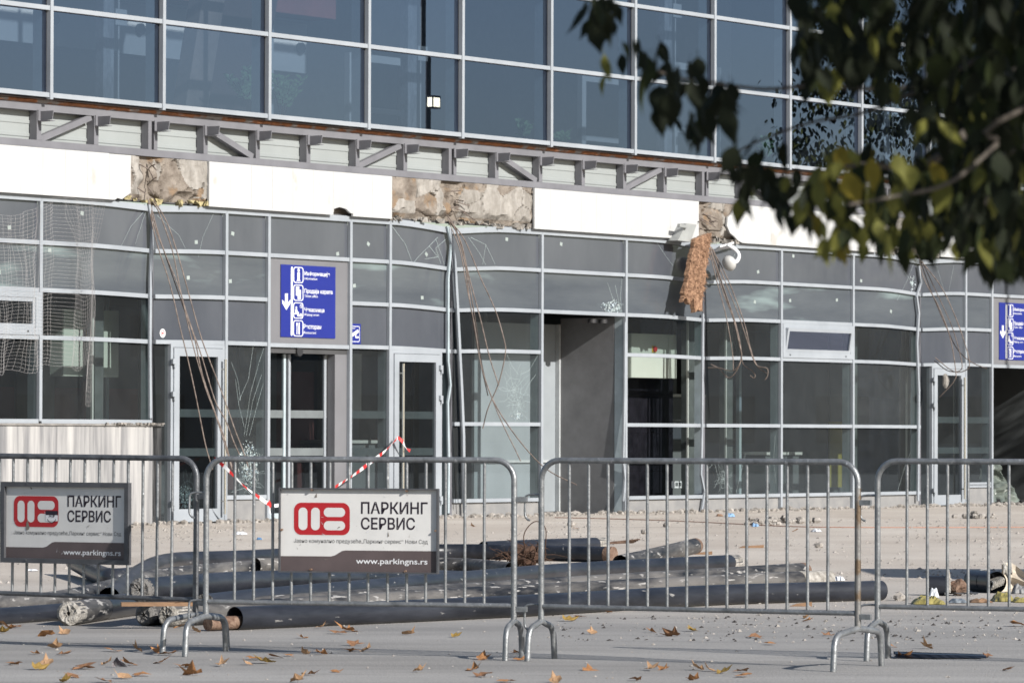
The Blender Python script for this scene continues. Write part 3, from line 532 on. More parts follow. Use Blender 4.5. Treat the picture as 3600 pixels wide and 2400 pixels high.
# fractures in the panes
def crack(pts_list, w=0.004, y=-0.006):
    m = MB()
    for pts in pts_list:
        P = [Vector((WP(x * K, y_ * K)[0], y, WP(x * K, y_ * K)[1])) for x, y_ in pts]
        for a, b in zip(P, P[1:]):
            d = (b - a); n_ = Vector((-d.z, 0, d.x)).normalized() * w * .55; m.add([a - n_, a + n_, b + n_ * 0.7, b - n_ * 0.7], [(0, 1, 2, 3)])
    tag(m.build('glass_fracture', CRACK, sf), kind='stuff')
def star(cx, cy, r, n, w=0.003, seed=1):
    q = random.Random(seed); L_ = []
    for i in range(n):
        a = 2 * pi * i / n + q.uniform(-.2, .2); p = [(cx, cy)]; rr = 0
        for k in range(4): rr += r / 4 * q.uniform(.6, 1.3); a += q.uniform(-.18, .18); p.append((cx + rr * cos(a) * 0.62, cy + rr * sin(a)))
        L_.append(p)
    for ring in (0.12, 0.25, 0.45):
        L_.append([(cx + r * ring * cos(t * 0.6) * 0.62 * q.uniform(.8, 1.2), cy + r * ring * sin(t * 0.6) * q.uniform(.8, 1.2)) for t in range(12)])
    crack(L_, w)
crack([[(335, 480), (300, 520), (275, 570)], [(335, 482), (310, 560)], [(490, 490), (465, 545), (455, 590)], [(360, 495), (410, 540), (425, 570)]])
crack([[(1005, 545), (960, 590), (948, 605)], [(900, 520), (930, 560), (945, 600)], [(1000, 548), (1015, 590), (1020, 610)], [(985, 565), (1005, 590), (975, 595)], [(1025, 548), (1000, 570), (1012, 605)], [(1075, 545), (1100, 580), (1115, 608)], [(1080, 545), (1115, 562), (1137, 608)], [(1115, 562), (1108, 608)]], 0.006)
crack([[(1700, 560), (1670, 615)], [(2100, 600), (2085, 640), (2060, 690)], [(2075, 620), (2100, 660)], [(2150, 610), (2175, 690)], [(2190, 610), (2175, 690)], [(1500, 545), (1530, 590), (1545, 610)]], 0.004)
star(1180, 895, 62, 14, 0.0026, 3); star(1190, 930, 45, 11, 0.0026, 8)
crack([[(1235, 815), (1215, 850), (1195, 860)], [(1230, 860), (1215, 880), (1205, 900)], [(1160, 805), (1175, 840), (1190, 860)]], 0.004)
crack([[(1412, 655), (1420, 690), (1425, 720)], [(1395, 650), (1405, 680), (1415, 705)], [(1428, 640), (1424, 680), (1428, 725)], [(1385, 700), (1410, 690), (1428, 700)], [(1390, 715), (1428, 715)]], 0.006)
crack([[(560, 1000), (575, 900), (595, 830), (605, 800)], [(565, 1000), (580, 920), (600, 860)], [(572, 1000), (590, 930), (604, 880)], [(548, 920), (570, 870), (583, 780)], [(552, 920), (545, 870), (530, 830)], [(560, 980), (548, 930), (540, 870)], [(535, 1090), (560, 1110), (600, 1120)], [(530, 1130), (560, 1120), (590, 1150)]], 0.004)
star(575, 1090, 60, 16, 0.0025, 12); star(430, 1130, 55, 12, 0.0025, 15); star(1660, 1100, 40, 12, 0.0025, 18)
crack([[(1640, 1120), (1660, 1080), (1680, 1130)], [(1690, 1130), (1705, 1070), (1712, 1040)], [(1620, 1085), (1640, 1060), (1650, 1100)], [(2060, 1130), (2075, 1080), (2090, 1040)], [(1780, 1000), (1776, 1060), (1782, 1110)]], 0.004)
def shatter(cx, cy, rx, ry, seed):
    q = random.Random(seed); m = MB()
    for i in range(int(rx * ry * .16)):
        a = q.uniform(0, 2 * pi); k = sqrt(q.random()) * (0.55 + 0.45 * q.random()); x = cx + rx * k * cos(a); y = cy + ry * k * sin(a); r = q.uniform(1.0, 3.2) * (1.1 - .6 * k); n = q.choice((3, 4, 5)); a0 = q.uniform(0, 6.3); t_ = q.uniform(-.006, .006)
        p = [WP((x + r * .8 * cos(a0 + 2 * pi * j / n) * q.uniform(.6, 1.3)) * K, (y + r * 1.4 * sin(a0 + 2 * pi * j / n) * q.uniform(.6, 1.3)) * K) for j in range(n)]
        m.add([(u, -0.008 - t_ * (j - 1), w) for j, (u, w) in enumerate(p)], [tuple(range(n))], q.choices((0, 1), (3, 1))[0])
    tag(m.build('crazed_area', [SHATT, CRACK], sf, False), kind='stuff')
shatter(572, 1065, 30, 62, 1); shatter(1190, 955, 16, 12, 2); shatter(425, 1140, 20, 40, 3); shatter(1405, 705, 30, 18, 4); shatter(2095, 650, 8, 25, 5)

# ------------------------------------------------------------------ signs on the front
def dir_sign(s0, label):
    z0 = 2.622; Wd = 1.262; Hh = 1.032; t = wthing('direction_sign', label, 'sign', s0, 0.012, z0, 'blue direction signs')
    b = MB().box(0, Wd, -0.012, -0.001, 0, Hh).build('board', BLUE, t)
    q = MB(); U = lambda x: (x - 122) / 918 * Wd
    def V(x, y):
        u = (x - 122) / 918; tp = 140 + 45 * u; bt = 1343 + 25 * u; return (1 - (y - tp) / (bt - tp)) * Hh
    P = lambda *p: [(U(x), V(x, y)) for x, y in p]
    flat(q, rrect(U(286), U(318), V(300, 1325), V(300, 178), (0.02, 0.02)), -0.0135)
    flat(q, P((188, 625), (236, 625), (236, 775), (281, 725), (281, 785), (212, 900), (142, 785), (142, 725), (188, 775)), -0.0135)
    for y0, y1 in ((185, 450), (478, 745), (772, 1040), (1068, 1335)):
        o = rrect(U(326), U(496), V(410, y1), V(410, y0), (0.045, 0.045)); i = rrect(U(340), U(483), V(410, y1 - 14), V(410, y0 + 14), (0.035, 0.035)); n = len(o)
        q.add([(p[0], -0.0135, p[1]) for p in o] + [(p[0], -0.0135, p[1]) for p in i], [(k, (k + 1) % n, (k + 1) % n + n, k + n) for k in range(n)])
    disc = lambda cx, cy, r: flat(q, [(U(cx) + r * cos(2 * pi * k / 16), V(cx, cy) + r * sin(2 * pi * k / 16)) for k in range(16)], -0.0135)
    disc(414, 237, 0.026); flat(q, P((394, 270), (434, 270), (434, 405), (446, 405), (446, 416), (378, 416), (378, 405), (394, 405)), -0.0135)
    flat(q, P((368, 508), (426, 508), (426, 556), (398, 556), (398, 660), (370, 660)), -0.0135); flat(q, P((400, 563), (454, 563), (454, 718), (397, 718)), -0.0142)
    disc(378, 858, 0.018); flat(q, P((362, 882), (390, 880), (402, 925), (420, 930), (424, 1003), (396, 1003), (392, 968), (342, 970), (342, 952), (360, 950)), -0.0135)
    flat(q, P((430, 965), (476, 965), (476, 1008), (430, 1008)), -0.0142); flat(q, P((445, 952), (462, 952), (462, 964), (445, 964)), -0.0142)
    ring = [(U(457) + 0.028 * cos(2 * pi * k / 18), V(457, 834) + 0.028 * sin(2 * pi * k / 18)) for k in range(18)]; rin = [(U(457) + 0.021 * cos(2 * pi * k / 18), V(457, 834) + 0.021 * sin(2 * pi * k / 18)) for k in range(18)]
    q.add([(p[0], -0.0135, p[1]) for p in ring] + [(p[0], -0.0135, p[1]) for p in rin], [(k, (k + 1) % 18, (k + 1) % 18 + 18, k + 18) for k in range(18)])
    flat(q, P((452, 815), (460, 815), (460, 832), (472, 845), (466, 850), (452, 838)), -0.0142)
    flat(q, P((378, 1105), (402, 1105), (400, 1150), (396, 1160), (396, 1300), (382, 1300), (383, 1160), (378, 1150)), -0.0135); flat(q, P((418, 1105), (436, 1105), (436, 1302), (416, 1302), (413, 1180)), -0.0135)
    q.build('pictograms', WHT, t)
    tx = MB()
    for s, x0, x1, y0, cap, ml in (('Информације', 512, 942, 315, 62, None), ('Продаја карата', 512, 988, 608, 66, None), ('Чекаоница', 512, 850, 918, 66, None), ('Ресторан', 503, 798, 1200, 70, None)):
        add_text(tx, s, U(x0), U(x1), V(x0, y0) - 0.004, cap / 1203 * Hh, -0.0136, 0.018)
    for s, x0, x1, y0 in (('Information', 512, 726, 392), ('Ticket office', 515, 736, 683), ('Waiting room', 512, 760, 990), ('Restaurant', 503, 714, 1288)):
        add_text(tx, s, U(x0), U(x1), V(x0, y0), 40 / 1203 * Hh, -0.0136, 0.006, 0.2)
    tx.build('lettering', WHT, t)
dir_sign(-5.687, 'blue direction sign over the glass sliding doors beside the camera sticker')
dir_sign(-5.687 + 20.777, 'blue direction sign cut off by the right edge of the photo')
t = wthing('camera_sign', 'small blue sign with a white surveillance camera beside the direction sign', 'sign', -4.05, 0.003, 2.552)
MB().box(0, 0.25, -0.004, -0.001, 0, 0.295).build('board', BLUE, t)
q = MB(); o = rrect(0.008, 0.225, 0.03, 0.262, (0.03, 0.03)); i = rrect(0.018, 0.215, 0.04, 0.252, (0.024, 0.024)); n = len(o)
q.add([(p[0], -0.005, p[1]) for p in o] + [(p[0], -0.005, p[1]) for p in i], [(k, (k + 1) % n, (k + 1) % n + n, k + n) for k in range(n)])
flat(q, [(0.02, 0.14), (0.18, 0.215), (0.2, 0.19), (0.195, 0.165), (0.05, 0.105), (0.035, 0.12)], -0.005); flat(q, [(0.11, 0.125), (0.15, 0.14), (0.14, 0.11), (0.2, 0.115), (0.2, 0.085), (0.125, 0.085)], -0.005)
q.build('pictogram', WHT, t); q = MB(); add_text(q, 'Video', 0.025, 0.115, 0.218, 0.022, -0.005, 0.01); q.build('lettering', WHT, t)
s_, z_ = WP(373 * K, 765 * K); t = wthing('door_sticker', 'round white no smoking style sticker on the dark pane above the left door', 'sticker', s_, 0.002, z_)
dk = lambda r, y: [(r * cos(2 * pi * k / 24), y, r * sin(2 * pi * k / 24)) for k in range(24)]
MB().add(dk(0.062, -0.003), [tuple(range(24))]).build('disc', WHT, t); q = MB(); q.add(dk(0.042, -0.0045) + dk(0.034, -0.0045), [(k, (k + 1) % 24, (k + 1) % 24 + 24, k + 24) for k in range(24)]); q.box(-0.02, 0.02, -0.0046, -0.004, -0.012, 0.012); q.build('red_mark', RED, t)

# electrical cabinets just inside the glass
def cabinet(s, z, w, h, out, split, label):
    t = wthing('electrical_cabinet', label, 'cabinet', s, out, z, 'electrical cabinets behind the glass')
    MB().box(0, w, 0, 0.22, 0, h).build('body', CABM, t)
    MB().box(0.004, split - 0.003, -0.018, -0.001, 0.004, h - 0.004).build('door', CABM, t); MB().box(split + 0.003, w - 0.004, -0.018, -0.001, 0.004, h - 0.004).build('door', CABM, t)
    k = MB().box(split * 0.55, split * 0.55 + 0.11, -0.03, -0.019, h * 0.58, h * 0.58 + 0.11).build('switch_plate', YELP, t)
    MB().tube([(split * 0.55 + 0.055, -0.031, h * 0.58 + 0.055), (split * 0.55 + 0.055, -0.06, h * 0.58 + 0.055)], 0.045, 14).build('rotary_switch', RED, t)
cabinet(-9.43, 2.02, 1.16, 0.92, -0.8, 0.84, 'pale electrical cabinet seen behind the hanging white net')
cabinet(4.41, 2.17, 1.33, 0.72, -0.8, 1.09, 'pale electrical cabinet behind glass right of the open vestibule')
# plug socket
s_, z_ = WP(1552 * K, 1113 * K, -0.75); t = wthing('power_socket', 'white double power socket on the dark wall inside', 'socket', s_, -0.75, z_)
MB().box(-0.12, 0.12, -0.06, 0, -0.05, 0.06).build('housing', WHT, t); MB().box(-0.1, -0.02, -0.064, -0.061, -0.02, 0.04).box(0.0, 0.07, -0.064, -0.061, -0.02, 0.04).build('outlets', INT, t)
# floodlight and reflected post inside the upper hall
s_, z_ = WP(981 * K, 235 * K, UO); P_ = wall_pt(s_, UO, z_); d_ = Vector(ray(981 * K, 235 * K)).normalized(); n_w = Vector((ST, -CT, 0)); r_ = d_ - n_w * (2 * d_.dot(n_w)); L0 = P_ + r_ * 20.0
t = thing('lamp_post', 'tall black lamp post with a lit floodlight mirrored in the upper glass', 'lamp', (L0.x, L0.y, 0), TH)
MB().tube([(0, 0, 0), (0.01, 0, 4), (0.0, 0, 8), (0.01, 0, 11.5)], 0.055, 10).build('post', ALUD, t)
em = bpy.data.materials.new('lit_lamp'); em.use_nodes = True; e_ = em.node_tree.nodes['Principled BSDF']; e_.inputs['Emission Color'].default_value = (1, 0.8, 0.45, 1); e_.inputs['Emission Strength'].default_value = 5.0
hz = L0.z; hd = MB().box(-0.13, 0.13, 0.06, 0.2, hz - 0.12, hz + 0.13).build('lamp_housing', ALUD, t); MB().box(-0.10, 0.10, 0.202, 0.21, hz - 0.09, hz + 0.09).box(-0.135, -0.131, 0.08, 0.19, hz - 0.09, hz + 0.09).build('lamp_face', em, hd)
# potted plants on the inner sill
LFP = leafmat('indoor_leaf', (0.30, 0.48, 0.25), 0.5, 0.35)
def plant(px, py, n, hgt, label, out=-0.45):
    s, z = WP(px * K, py * K, out); z = 5.551; t = wthing('potted_plant', label, 'plant', s, out, z)
    MB().tube([(0, 0, 0), (0, 0, 0.16)], 0.14, 14, rad=[0.10, 0.14]).build('pot', INTD, t)
    m = MB(); st = MB()
    for i in range(n):
        a = rnd.uniform(0, 2 * pi); l = hgt * rnd.uniform(0.6, 1.0); lean = rnd.uniform(0.1, 0.75); tip = Vector((cos(a) * lean * l, sin(a) * lean * l * 0.6, 0.15 + l)); mid = Vector((cos(a) * lean * l * 0.3, sin(a) * lean * l * .2, 0.15 + l * 0.55))
        st.tube([(0, 0, 0.14), mid, tip], 0.006, 5)
        for j in range(24):
            u = 0.3 + 0.7 * j / 23; p = mid.lerp(tip, (u - .3) / .7); b = a + j * 2.4; L_ = rnd.uniform(0.09, 0.15); d = Vector((cos(b), sin(b) * 0.8, rnd.uniform(0.2, 0.9))).normalized(); w = d.cross(Vector((0.2, 0.9, 0.3))).normalized() * 0.024
            m.add([p, p + d * L_ * .5 + w, p + d * L_, p + d * L_ * .5 - w], [(0, 1, 2, 3)])
    st.build('stem', ROOT, t); tag(m.build('foliage', LFP, t), kind='stuff')
plant(575, 235, 7, 0.75, 'leafy potted shrub in front of the leaning brown reflection upstairs'); plant(648, 245, 9, 0.72, 'tall bushy potted shrub right of the leaning brown reflection upstairs')
plant(1205, 310, 7, 0.42, 'low potted shrub below the lit floodlight bay'); plant(1290, 318, 7, 0.32, 'small wide potted shrub one pane right of the lamp bay'); plant(1760, 360, 5, 0.55, 'slender potted shrub behind the glass beside the tree branch')

# ------------------------------------------------------------------ torn canopy bars
def rods(s, lst, f, labels, grp, r=0.0085, top=0.10):
    for i, (pts, lab) in enumerate(zip(lst, labels)):
        P = []
        for j, (x, y) in enumerate(pts):
            px, py = f(x, y); so = s + 0.012 * i; o, z = SP(px, py, so)
            if len(pts[j]) and j == 0: o = max(o, 0.03)
            P.append((so, -o, z))
        b = P[0]; t = wthing('canopy_bar', lab, 'steel bar', b[0], -b[1], b[2], grp)
        MB().tube(smooth_path([(p[0] - b[0], p[1] - b[1], p[2] - b[2]) for p in P], 6), r, 6).build('bar', ROD, t)
zA = lambda x, y: (x * .5102, 640 + y * .5102); zB = lambda x, y: (1200 + x * .5102, 640 + y * .5102); zC = lambda x, y: (2400 + x * .5102, 640 + y * .5102); src = lambda x, y: (x, y); z26 = lambda x, y: (2350 + x / 2.571, 740 + y / 2.571)
rods(-8.62, [[(492, 696), (531, 768), (556, 870), (597, 997), (633, 1150), (658, 1252), (689, 1395), (722, 1561), (748, 1650)],
             [(497, 696), (541, 788), (582, 895), (633, 1023), (663, 1150), (689, 1252), (725, 1371), (751, 1440), (777, 1518), (816, 1650)],
             [(508, 700), (556, 820), (602, 956), (643, 1074), (684, 1191), (712, 1319), (759, 1457), (785, 1527), (815, 1640)],
             [(528, 696), (561, 752), (607, 885), (638, 1038), (673, 1150), (709, 1252), (755, 1405), (794, 1479), (820, 1548), (842, 1598)],
             [(536, 696), (587, 783), (628, 905), (668, 1048), (709, 1191), (762, 1332), (794, 1418), (824, 1505), (859, 1596), (872, 1640)]], src,
     ['rusty bar in front of the left door, outermost on the left of its bundle', 'rusty bar second from left in the bundle over the left door', 'thin rusty bar in the middle of the bundle over the left door', 'rusty bar second from right in the bundle over the left door', 'rusty bar outermost on the right of the bundle over the left door'], 'bars hanging at the first broken mullion')
rods(-1.70, [[(680, 250), (760, 320), (820, 480), (870, 750), (920, 1000), (960, 1250), (1020, 1440), (1100, 1640), (1195, 1835), (1235, 1920)],
             [(700, 255), (790, 340), (850, 560), (890, 850), (940, 1150), (1010, 1470)],
             [(740, 265), (820, 400), (880, 650), (960, 950), (1020, 1200), (1085, 1400)],
             [(745, 260), (850, 400), (960, 660), (1060, 880), (1120, 1080), (1130, 1180), (1085, 1380), (1010, 1560), (975, 1696)],
             [(720, 258), (800, 350), (870, 640), (930, 1000), (975, 1290), (1040, 1490), (1160, 1690), (1320, 1890), (1450, 2000), (1620, 2084)]], zB,
     ['rusty bar running down past the star shaped break to the second barrier', 'short rusty bar ending beside the star shaped break in the glass', 'rusty bar ending above the star shaped break, right of the pale strip', 'rusty bar bowing widest to the right over the broken pane', 'long rusty bar curving down across the vestibule opening'], 'bars hanging at the second broken mullion')
rods(5.30, [[(355, 300), (440, 650), (520, 950), (580, 1300), (585, 1440)],
            [(365, 300), (480, 700), (580, 960), (640, 1200), (660, 1330), (590, 1445), (450, 1420), (358, 1420)],
            [(370, 310), (500, 700), (600, 1000), (655, 1250), (640, 1400), (550, 1510), (460, 1430), (383, 1387)],
            [(390, 330), (520, 660), (640, 960), (720, 1200), (790, 1390), (890, 1425), (895, 1490), (872, 1528)],
            [(400, 350), (545, 640), (680, 1000), (740, 1240), (800, 1400), (885, 1470)],
            [(376, 320), (490, 690), (590, 985), (645, 1230), (668, 1365), (700, 1410), (760, 1450), (785, 1490), (770, 1512), (738, 1490)]], z26,
     ['straight bar nearest the brown wool slab, without a hook', 'bar below the camera with its end bent flat to the left', 'bar below the camera with its end curled up to the left', 'bar below the camera ending in a downward hook on the right', 'outermost right bar below the camera with a short bent tip', 'bar below the camera ending in a small hook in the middle'], 'bars hanging at the third broken mullion')
rods(12.2, [[(1570, 500), (1660, 660), (1760, 850), (1840, 1060), (1880, 1290), (1870, 1370), (1770, 1480)],
            [(1640, 540), (1780, 720), (1880, 930), (1950, 1130), (1975, 1240), (1960, 1290), (1870, 1305), (1740, 1210)],
            [(1650, 545), (1740, 740), (1850, 980), (1910, 1180), (1920, 1290), (1830, 1300), (1735, 1230)],
            [(1580, 520), (1700, 720), (1830, 1030), (1900, 1160), (1990, 1240), (2095, 1285)]], zC,
     ['bar over the rightmost door with its end pointing down left', 'bar over the rightmost door forming the widest loop', 'bar over the rightmost door forming the smaller inner loop', 'bar over the rightmost door reaching out to the right sign'], 'bars hanging at the fourth broken mullion')
o_, z__ = SP(*zC(1812, 1370), 12.22); t = wthing('concrete_lump', 'lump of concrete stuck on the bars over the rightmost door', 'rubble', 12.22, o_, z__)
def lump(mb, r, seed, sc=(1, 1, 1), n=8, mi=0, c=(0, 0, 0), amp=0.45):
    m = n
    def fn(u, v):
        a = 2 * pi * u; b = pi * (v - 0.5); d = Vector((cos(b) * cos(a), cos(b) * sin(a), sin(b))); k = r * (1 + amp * noise.noise(d * 1.7 + Vector((seed, seed * 1.7, 0))))
        return (c[0] + d.x * k * sc[0], c[1] + d.y * k * sc[1], c[2] + d.z * k * sc[2])
    mb.grid(m, m // 2 + 1, fn, mi, False)
m = MB(); lump(m, 0.1, 3, (0.6, 0.6, 1.3), 10); m.build('lump', CONCP, t)

# ------------------------------------------------------------------ wool slab, camera, floodlight
a = WP(1566 * K, 560 * K, 0.35); t = wthing('wool_slab', 'brown mineral wool slab hanging from the third beam gap', 'insulation', a[0], 0.35, 3.3)
corner = [WP(x * K, y * K, 0.33) for x, y in ((1562, 690), (1607, 690), (1626, 535), (1590, 548))]
def wool(y):
    def fn(u, v):
        bl, br, tr_, tl = corner; x = (bl[0] * (1 - u) + br[0] * u) * (1 - v) + (tl[0] * (1 - u) + tr_[0] * u) * v - a[0]; z = (bl[1] * (1 - u) + br[1] * u) * (1 - v) + (tl[1] * (1 - u) + tr_[1] * u) * v - 3.3
        e = max(abs(2 * u - 1), abs(2 * v - 1)); rag = 0.06 * noise.noise((x * 9, z * 9, y)) + 0.03 * noise.noise((x * 30, z * 30, y))
        if v < 0.02: z += rag * 2 - (0.16 if u > 0.55 else 0)
        return (x + rag * 0.5, y * (1 - 0.3 * e ** 6) + 0.02 * noise.noise((x * 14, z * 14, 5 + y)), z)
    return fn
m = MB(); m.grid(30, 60, wool(-0.055), 0, False); m.grid(30, 60, wool(0.055), 0, False)
fa, fb = wool(-0.055), wool(0.055)
for u in (0, 1): m.grid(3, 60, (lambda u: lambda p, v: tuple(Vector(fa(u, v)).lerp(Vector(fb(u, v)), p)))(u), 0, False)
for v in (0, 1): m.grid(3, 30, (lambda v: lambda p, u: tuple(Vector(fa(u, v)).lerp(Vector(fb(u, v)), p)))(v), 0, False)
m.build('slab', BRWN, t, False)
m = MB()
for i in range(900):
    u, v = rnd.random(), rnd.random(); p = Vector(wool(-0.06)(u, v)); d = Vector((rnd.uniform(-1, 1), rnd.uniform(-.8, .1), rnd.uniform(-1, .5))).normalized() * rnd.uniform(.03, .09); w = Vector((d.z, 0.3 * d.x, -d.x)).normalized() * 0.006
    m.add([p - w, p + w, p + d], [(0, 1, 2)])
tag(m.build('wool_fibres', BRWN, t, False), kind='stuff')
cs, cz = WP(1675 * K, 605 * K, 0.45); t = wthing('security_camera', 'white dome security camera on a curved arm below the broken beam', 'camera', cs, 0.0, cz)
W3 = lambda x, y, o: (WP(x * K, y * K, o)[0] - cs, -o, WP(x * K, y * K, o)[1] - cz)
m = MB(); P = [W3(1640, 573, 0.12), W3(1654, 564, 0.26), W3(1686, 555, 0.26), W3(1684, 564, 0.12)]; m.add(P + [Vector(p) + Vector((0, 0, -0.03)) for p in P], [(0, 1, 2, 3), (7, 6, 5, 4), (0, 4, 5, 1), (1, 5, 6, 2), (2, 6, 7, 3), (3, 7, 4, 0)]); m.build('mounting_plate', WHT, t)
MB().tube(smooth_path([W3(1671, 562, 0.28), W3(1690, 575, 0.38), W3(1697, 588, 0.43), W3(1692, 600, 0.45), W3(1684, 603, 0.45)], 5), 0.034, 10).build('arm', WHT, t)
m = MB()
def dome(u, v):
    aa = 2 * pi * u; b = pi * (v - .5); ax = Vector((0.25, 0, -1)).normalized(); k = 0.115 if v < .5 else 0.112; d = Vector((cos(b) * cos(aa) * k, cos(b) * sin(aa) * k, -sin(b) * k * 1.1)); return (d.x + d.z * 0.2 * -1, d.y - 0.45, d.z - d.x * 0.0)
m.grid(20, 12, dome); m.build('dome', mat('camera_white', (0.42, 0.42, 0.41), 0.5), t)
fs, fz = WP(1580 * K, 530 * K, 0.3); t = wthing('floodlight', 'pale grey floodlight knocked askew left of the wool slab', 'floodlight', fs, 0.3, fz)
Fp = lambda x, y, o=0.3: (WP(x * K, y * K, o)[0] - fs, -o + 0.3, WP(x * K, y * K, o)[1] - fz)
P = [Fp(1557, 552), Fp(1586, 556), Fp(1600, 516), Fp(1577, 513)]; B_ = [Vector(p) + Vector((0.02, 0.2, 0)) for p in P]
MB().add(P + B_, [(0, 1, 2, 3), (7, 6, 5, 4), (0, 4, 5, 1), (1, 5, 6, 2), (2, 6, 7, 3), (3, 7, 4, 0)]).build('housing', mat('floodlight_grey', (0.27, 0.28, 0.275), 0.5), t)
P = [Fp(1561, 521, 0.36), Fp(1580, 524, 0.36), Fp(1582, 518, 0.36), Fp(1562, 514, 0.36)]; B_ = [Vector(p) + Vector((0, 0.05, 0)) for p in P]; MB().add(P + B_, [(0, 1, 2, 3), (7, 6, 5, 4), (0, 4, 5, 1), (1, 5, 6, 2), (2, 6, 7, 3), (3, 7, 4, 0)]).build('bracket_arm', MATS['floodlight_grey'], t)

# ------------------------------------------------------------------ white net
t = wthing('safety_net', 'torn white safety net hanging over the leftmost panes', 'net', -11, 0.16, 2.2)
def netp(u, v):
    # u across, v down ; gathers into two falls
    x = -12.6 + 3.0 * u; g = -9.95; k = v ** 0.8
    if u > 0.62: x = x + (g - 0.1 + (u - 0.85) * 0.7 - x) * (0.35 + 0.65 * min(1, v * 3))
    else: x = x + 0.55 * k * (0.62 - u) * sin(v * 3)
    top = 4.37 - 0.28 * sin(pi * min(1, u / 0.62)) * (u < 0.62); bot = 2.05 + 0.15 * noise.noise((u * 6, 0, 0)) + 0.2 * abs(u - .4); bot = 1.62 if u > 0.88 else bot
    z = top + (bot - top) * v; o = 0.05 * noise.noise((x * 2.2, z * .8, 1)) + 0.09 * sin(x * 9 + z) * v + 0.03 * sin(x * 23)
    return (x + 0.03 * noise.noise((u * 9, v * 9, 2)) + 11, -o - 0.03, z + 0.03 * noise.noise((u * 8, v * 7, 3)) - 2.2)
m = MB(); nu, nv = 46, 44
for i in range(nu + 1): m.tube([netp(i / nu, j / 50) for j in range(51)], 0.0012, 3, cap=False, smooth=False)
for j in range(nv + 1): m.tube([netp(i / 60, j / nv) for i in range(61)], 0.0012, 3, cap=False, smooth=False)
tag(m.build('net_mesh', NETM, t, False), kind='stuff')

# ------------------------------------------------------------------ barrier tape
def tape(pts, label, w=0.024):
    P0 = Vector(pts[0]); t = thing('barrier_tape', label, 'barrier tape', P0, 0); m = MB(); path = smooth_path(pts, 10); acc = 0
    for i, (a, b) in enumerate(zip(path, path[1:])):
        tw = 0.5 * sin(i * 0.23); tw2 = 0.5 * sin((i + 1) * 0.23); wa = Vector((0.2 * tw, 0.4 * tw, w)); wb = Vector((0.2 * tw2, 0.4 * tw2, w)) if False else Vector((w * tw2, w * tw2 * .5, w * cos(tw2)))
        wa = Vector((w * tw, w * tw * .5, w * cos(tw))); acc += (b - a).length; m.add([a - P0 - wa, b - P0 - wb, b - P0 + wb, a - P0 + wa], [(0, 1, 2, 3)], int(acc / 0.12) % 2)
    m.build('tape_strip', [RED, WHT], t)
def wpx(x, y, o): s, z = WP(x * K, y * K, o); return wall_pt(s, o, z)
tape([wpx(492, 1052, 0.16), wpx(520, 1075, 0.5), wpx(560, 1115, 0.7), wpx(600, 1145, 0.8), wpx(625, 1160, 0.85), wpx(650, 1158, 0.9)], 'red and white tape sagging from the left door to the ground')
tape([wpx(770, 1118, 0.5), wpx(810, 1092, 0.4), wpx(850, 1062, 0.3), wpx(885, 1035, 0.25), wpx(914, 1004, 0.17)], 'red and white tape tied to the handle of the middle door')
tape([wpx(914, 1004, 0.17), wpx(925, 1014, 0.22), wpx(934, 1030, 0.22), wpx(942, 1035, 0.24)], 'loose tail end of red and white tape on the middle door handle')
tape([wpx(618, 1150, 0.84), wpx(621, 1162, 0.84), wpx(620, 1178, 0.84)], 'short tape end hanging above the left barrier sign gap', 0.022)

# ------------------------------------------------------------------ crowd barriers
TOPZ, BOTZ = 1.088, 0.292
def make_barrier(xl, yl, xr, yr, footl, footr, label, mt, mtr, male_l=True, nb=14):
    dx, dy = xr - xl, yr - yl; L_ = sqrt(dx * dx + dy * dy); rz = math.atan2(dy, dx)
    t = thing('crowd_barrier', label, 'barrier', (xl, yl, 0), rz, 'crowd barriers in front of the station')
    R_ = 0.11; path = [(0, 0, 0.2), (0, 0, TOPZ - R_)]
    for k in range(1, 9): a = pi - pi / 2 * k / 8; path.append((R_ + R_ * cos(a), 0, TOPZ - R_ + R_ * sin(a)))
    for k in range(9): a = pi / 2 - pi / 2 * k / 8; path.append((L_ - R_ + R_ * cos(a), 0, TOPZ - R_ + R_ * sin(a)))
    path.append((L_, 0, 0.2)); MB().tube(path, 0.0165, 12).build('frame', [mt], t)
    MB().tube([(0.014, 0, BOTZ), (L_ - 0.014, 0, BOTZ)], 0.0145, 10).build('bottom_rail', mt, t)
    first = 0.17; d = (L_ - 2 * first) / (nb - 1)
    for k in range(nb):
        x = first + d * k; b = MB(); j = 0.002 * rnd.uniform(-1, 1); b.tube([(x + j, 0, BOTZ + 0.012), (x, 0, TOPZ - 0.014)], 0.0085, 8, cap=False); b.build('bar', GALV, t)
    for x, fl, mm in ((0, footl, mt), (L_, footr, mtr)):
        h = fl / 2; r = 0.08; z = 0.19; p = [(x, -h, 0.0), (x, -h + 0.012, z - r)]
        for k in range(1, 6): a = pi - pi / 2 * k / 5; p.append((x, -h + 0.012 + r + r * cos(a), z - r + r * sin(a)))
        p.append((x, 0, z + 0.022))
        for k in range(6): a = pi / 2 - pi / 2 * k / 5; p.append((x, h - 0.012 - r + r * cos(a), z - r + r * sin(a)))
        p.append((x, h, 0.0)); MB().tube(p, 0.017, 10).build('foot', mm, t)
    # hooks on the left post, eyes on the right
    for z in (0.9, 0.30):
        MB().tube(smooth_path([(-0.01, 0, z), (-0.06, 0, z), (-0.095, 0, z - 0.01), (-0.1, 0, z - 0.05), (-0.1, 0, z - 0.11), (-0.085, 0, z - 0.135), (-0.07, 0, z - 0.14)], 4), 0.0065, 6).build('hook', mt, t)
        MB().box(L_ + 0.012, L_ + 0.075, -0.012, 0.012, z - 0.04, z - 0.012).build('eye', mt, t)
    return t, L_
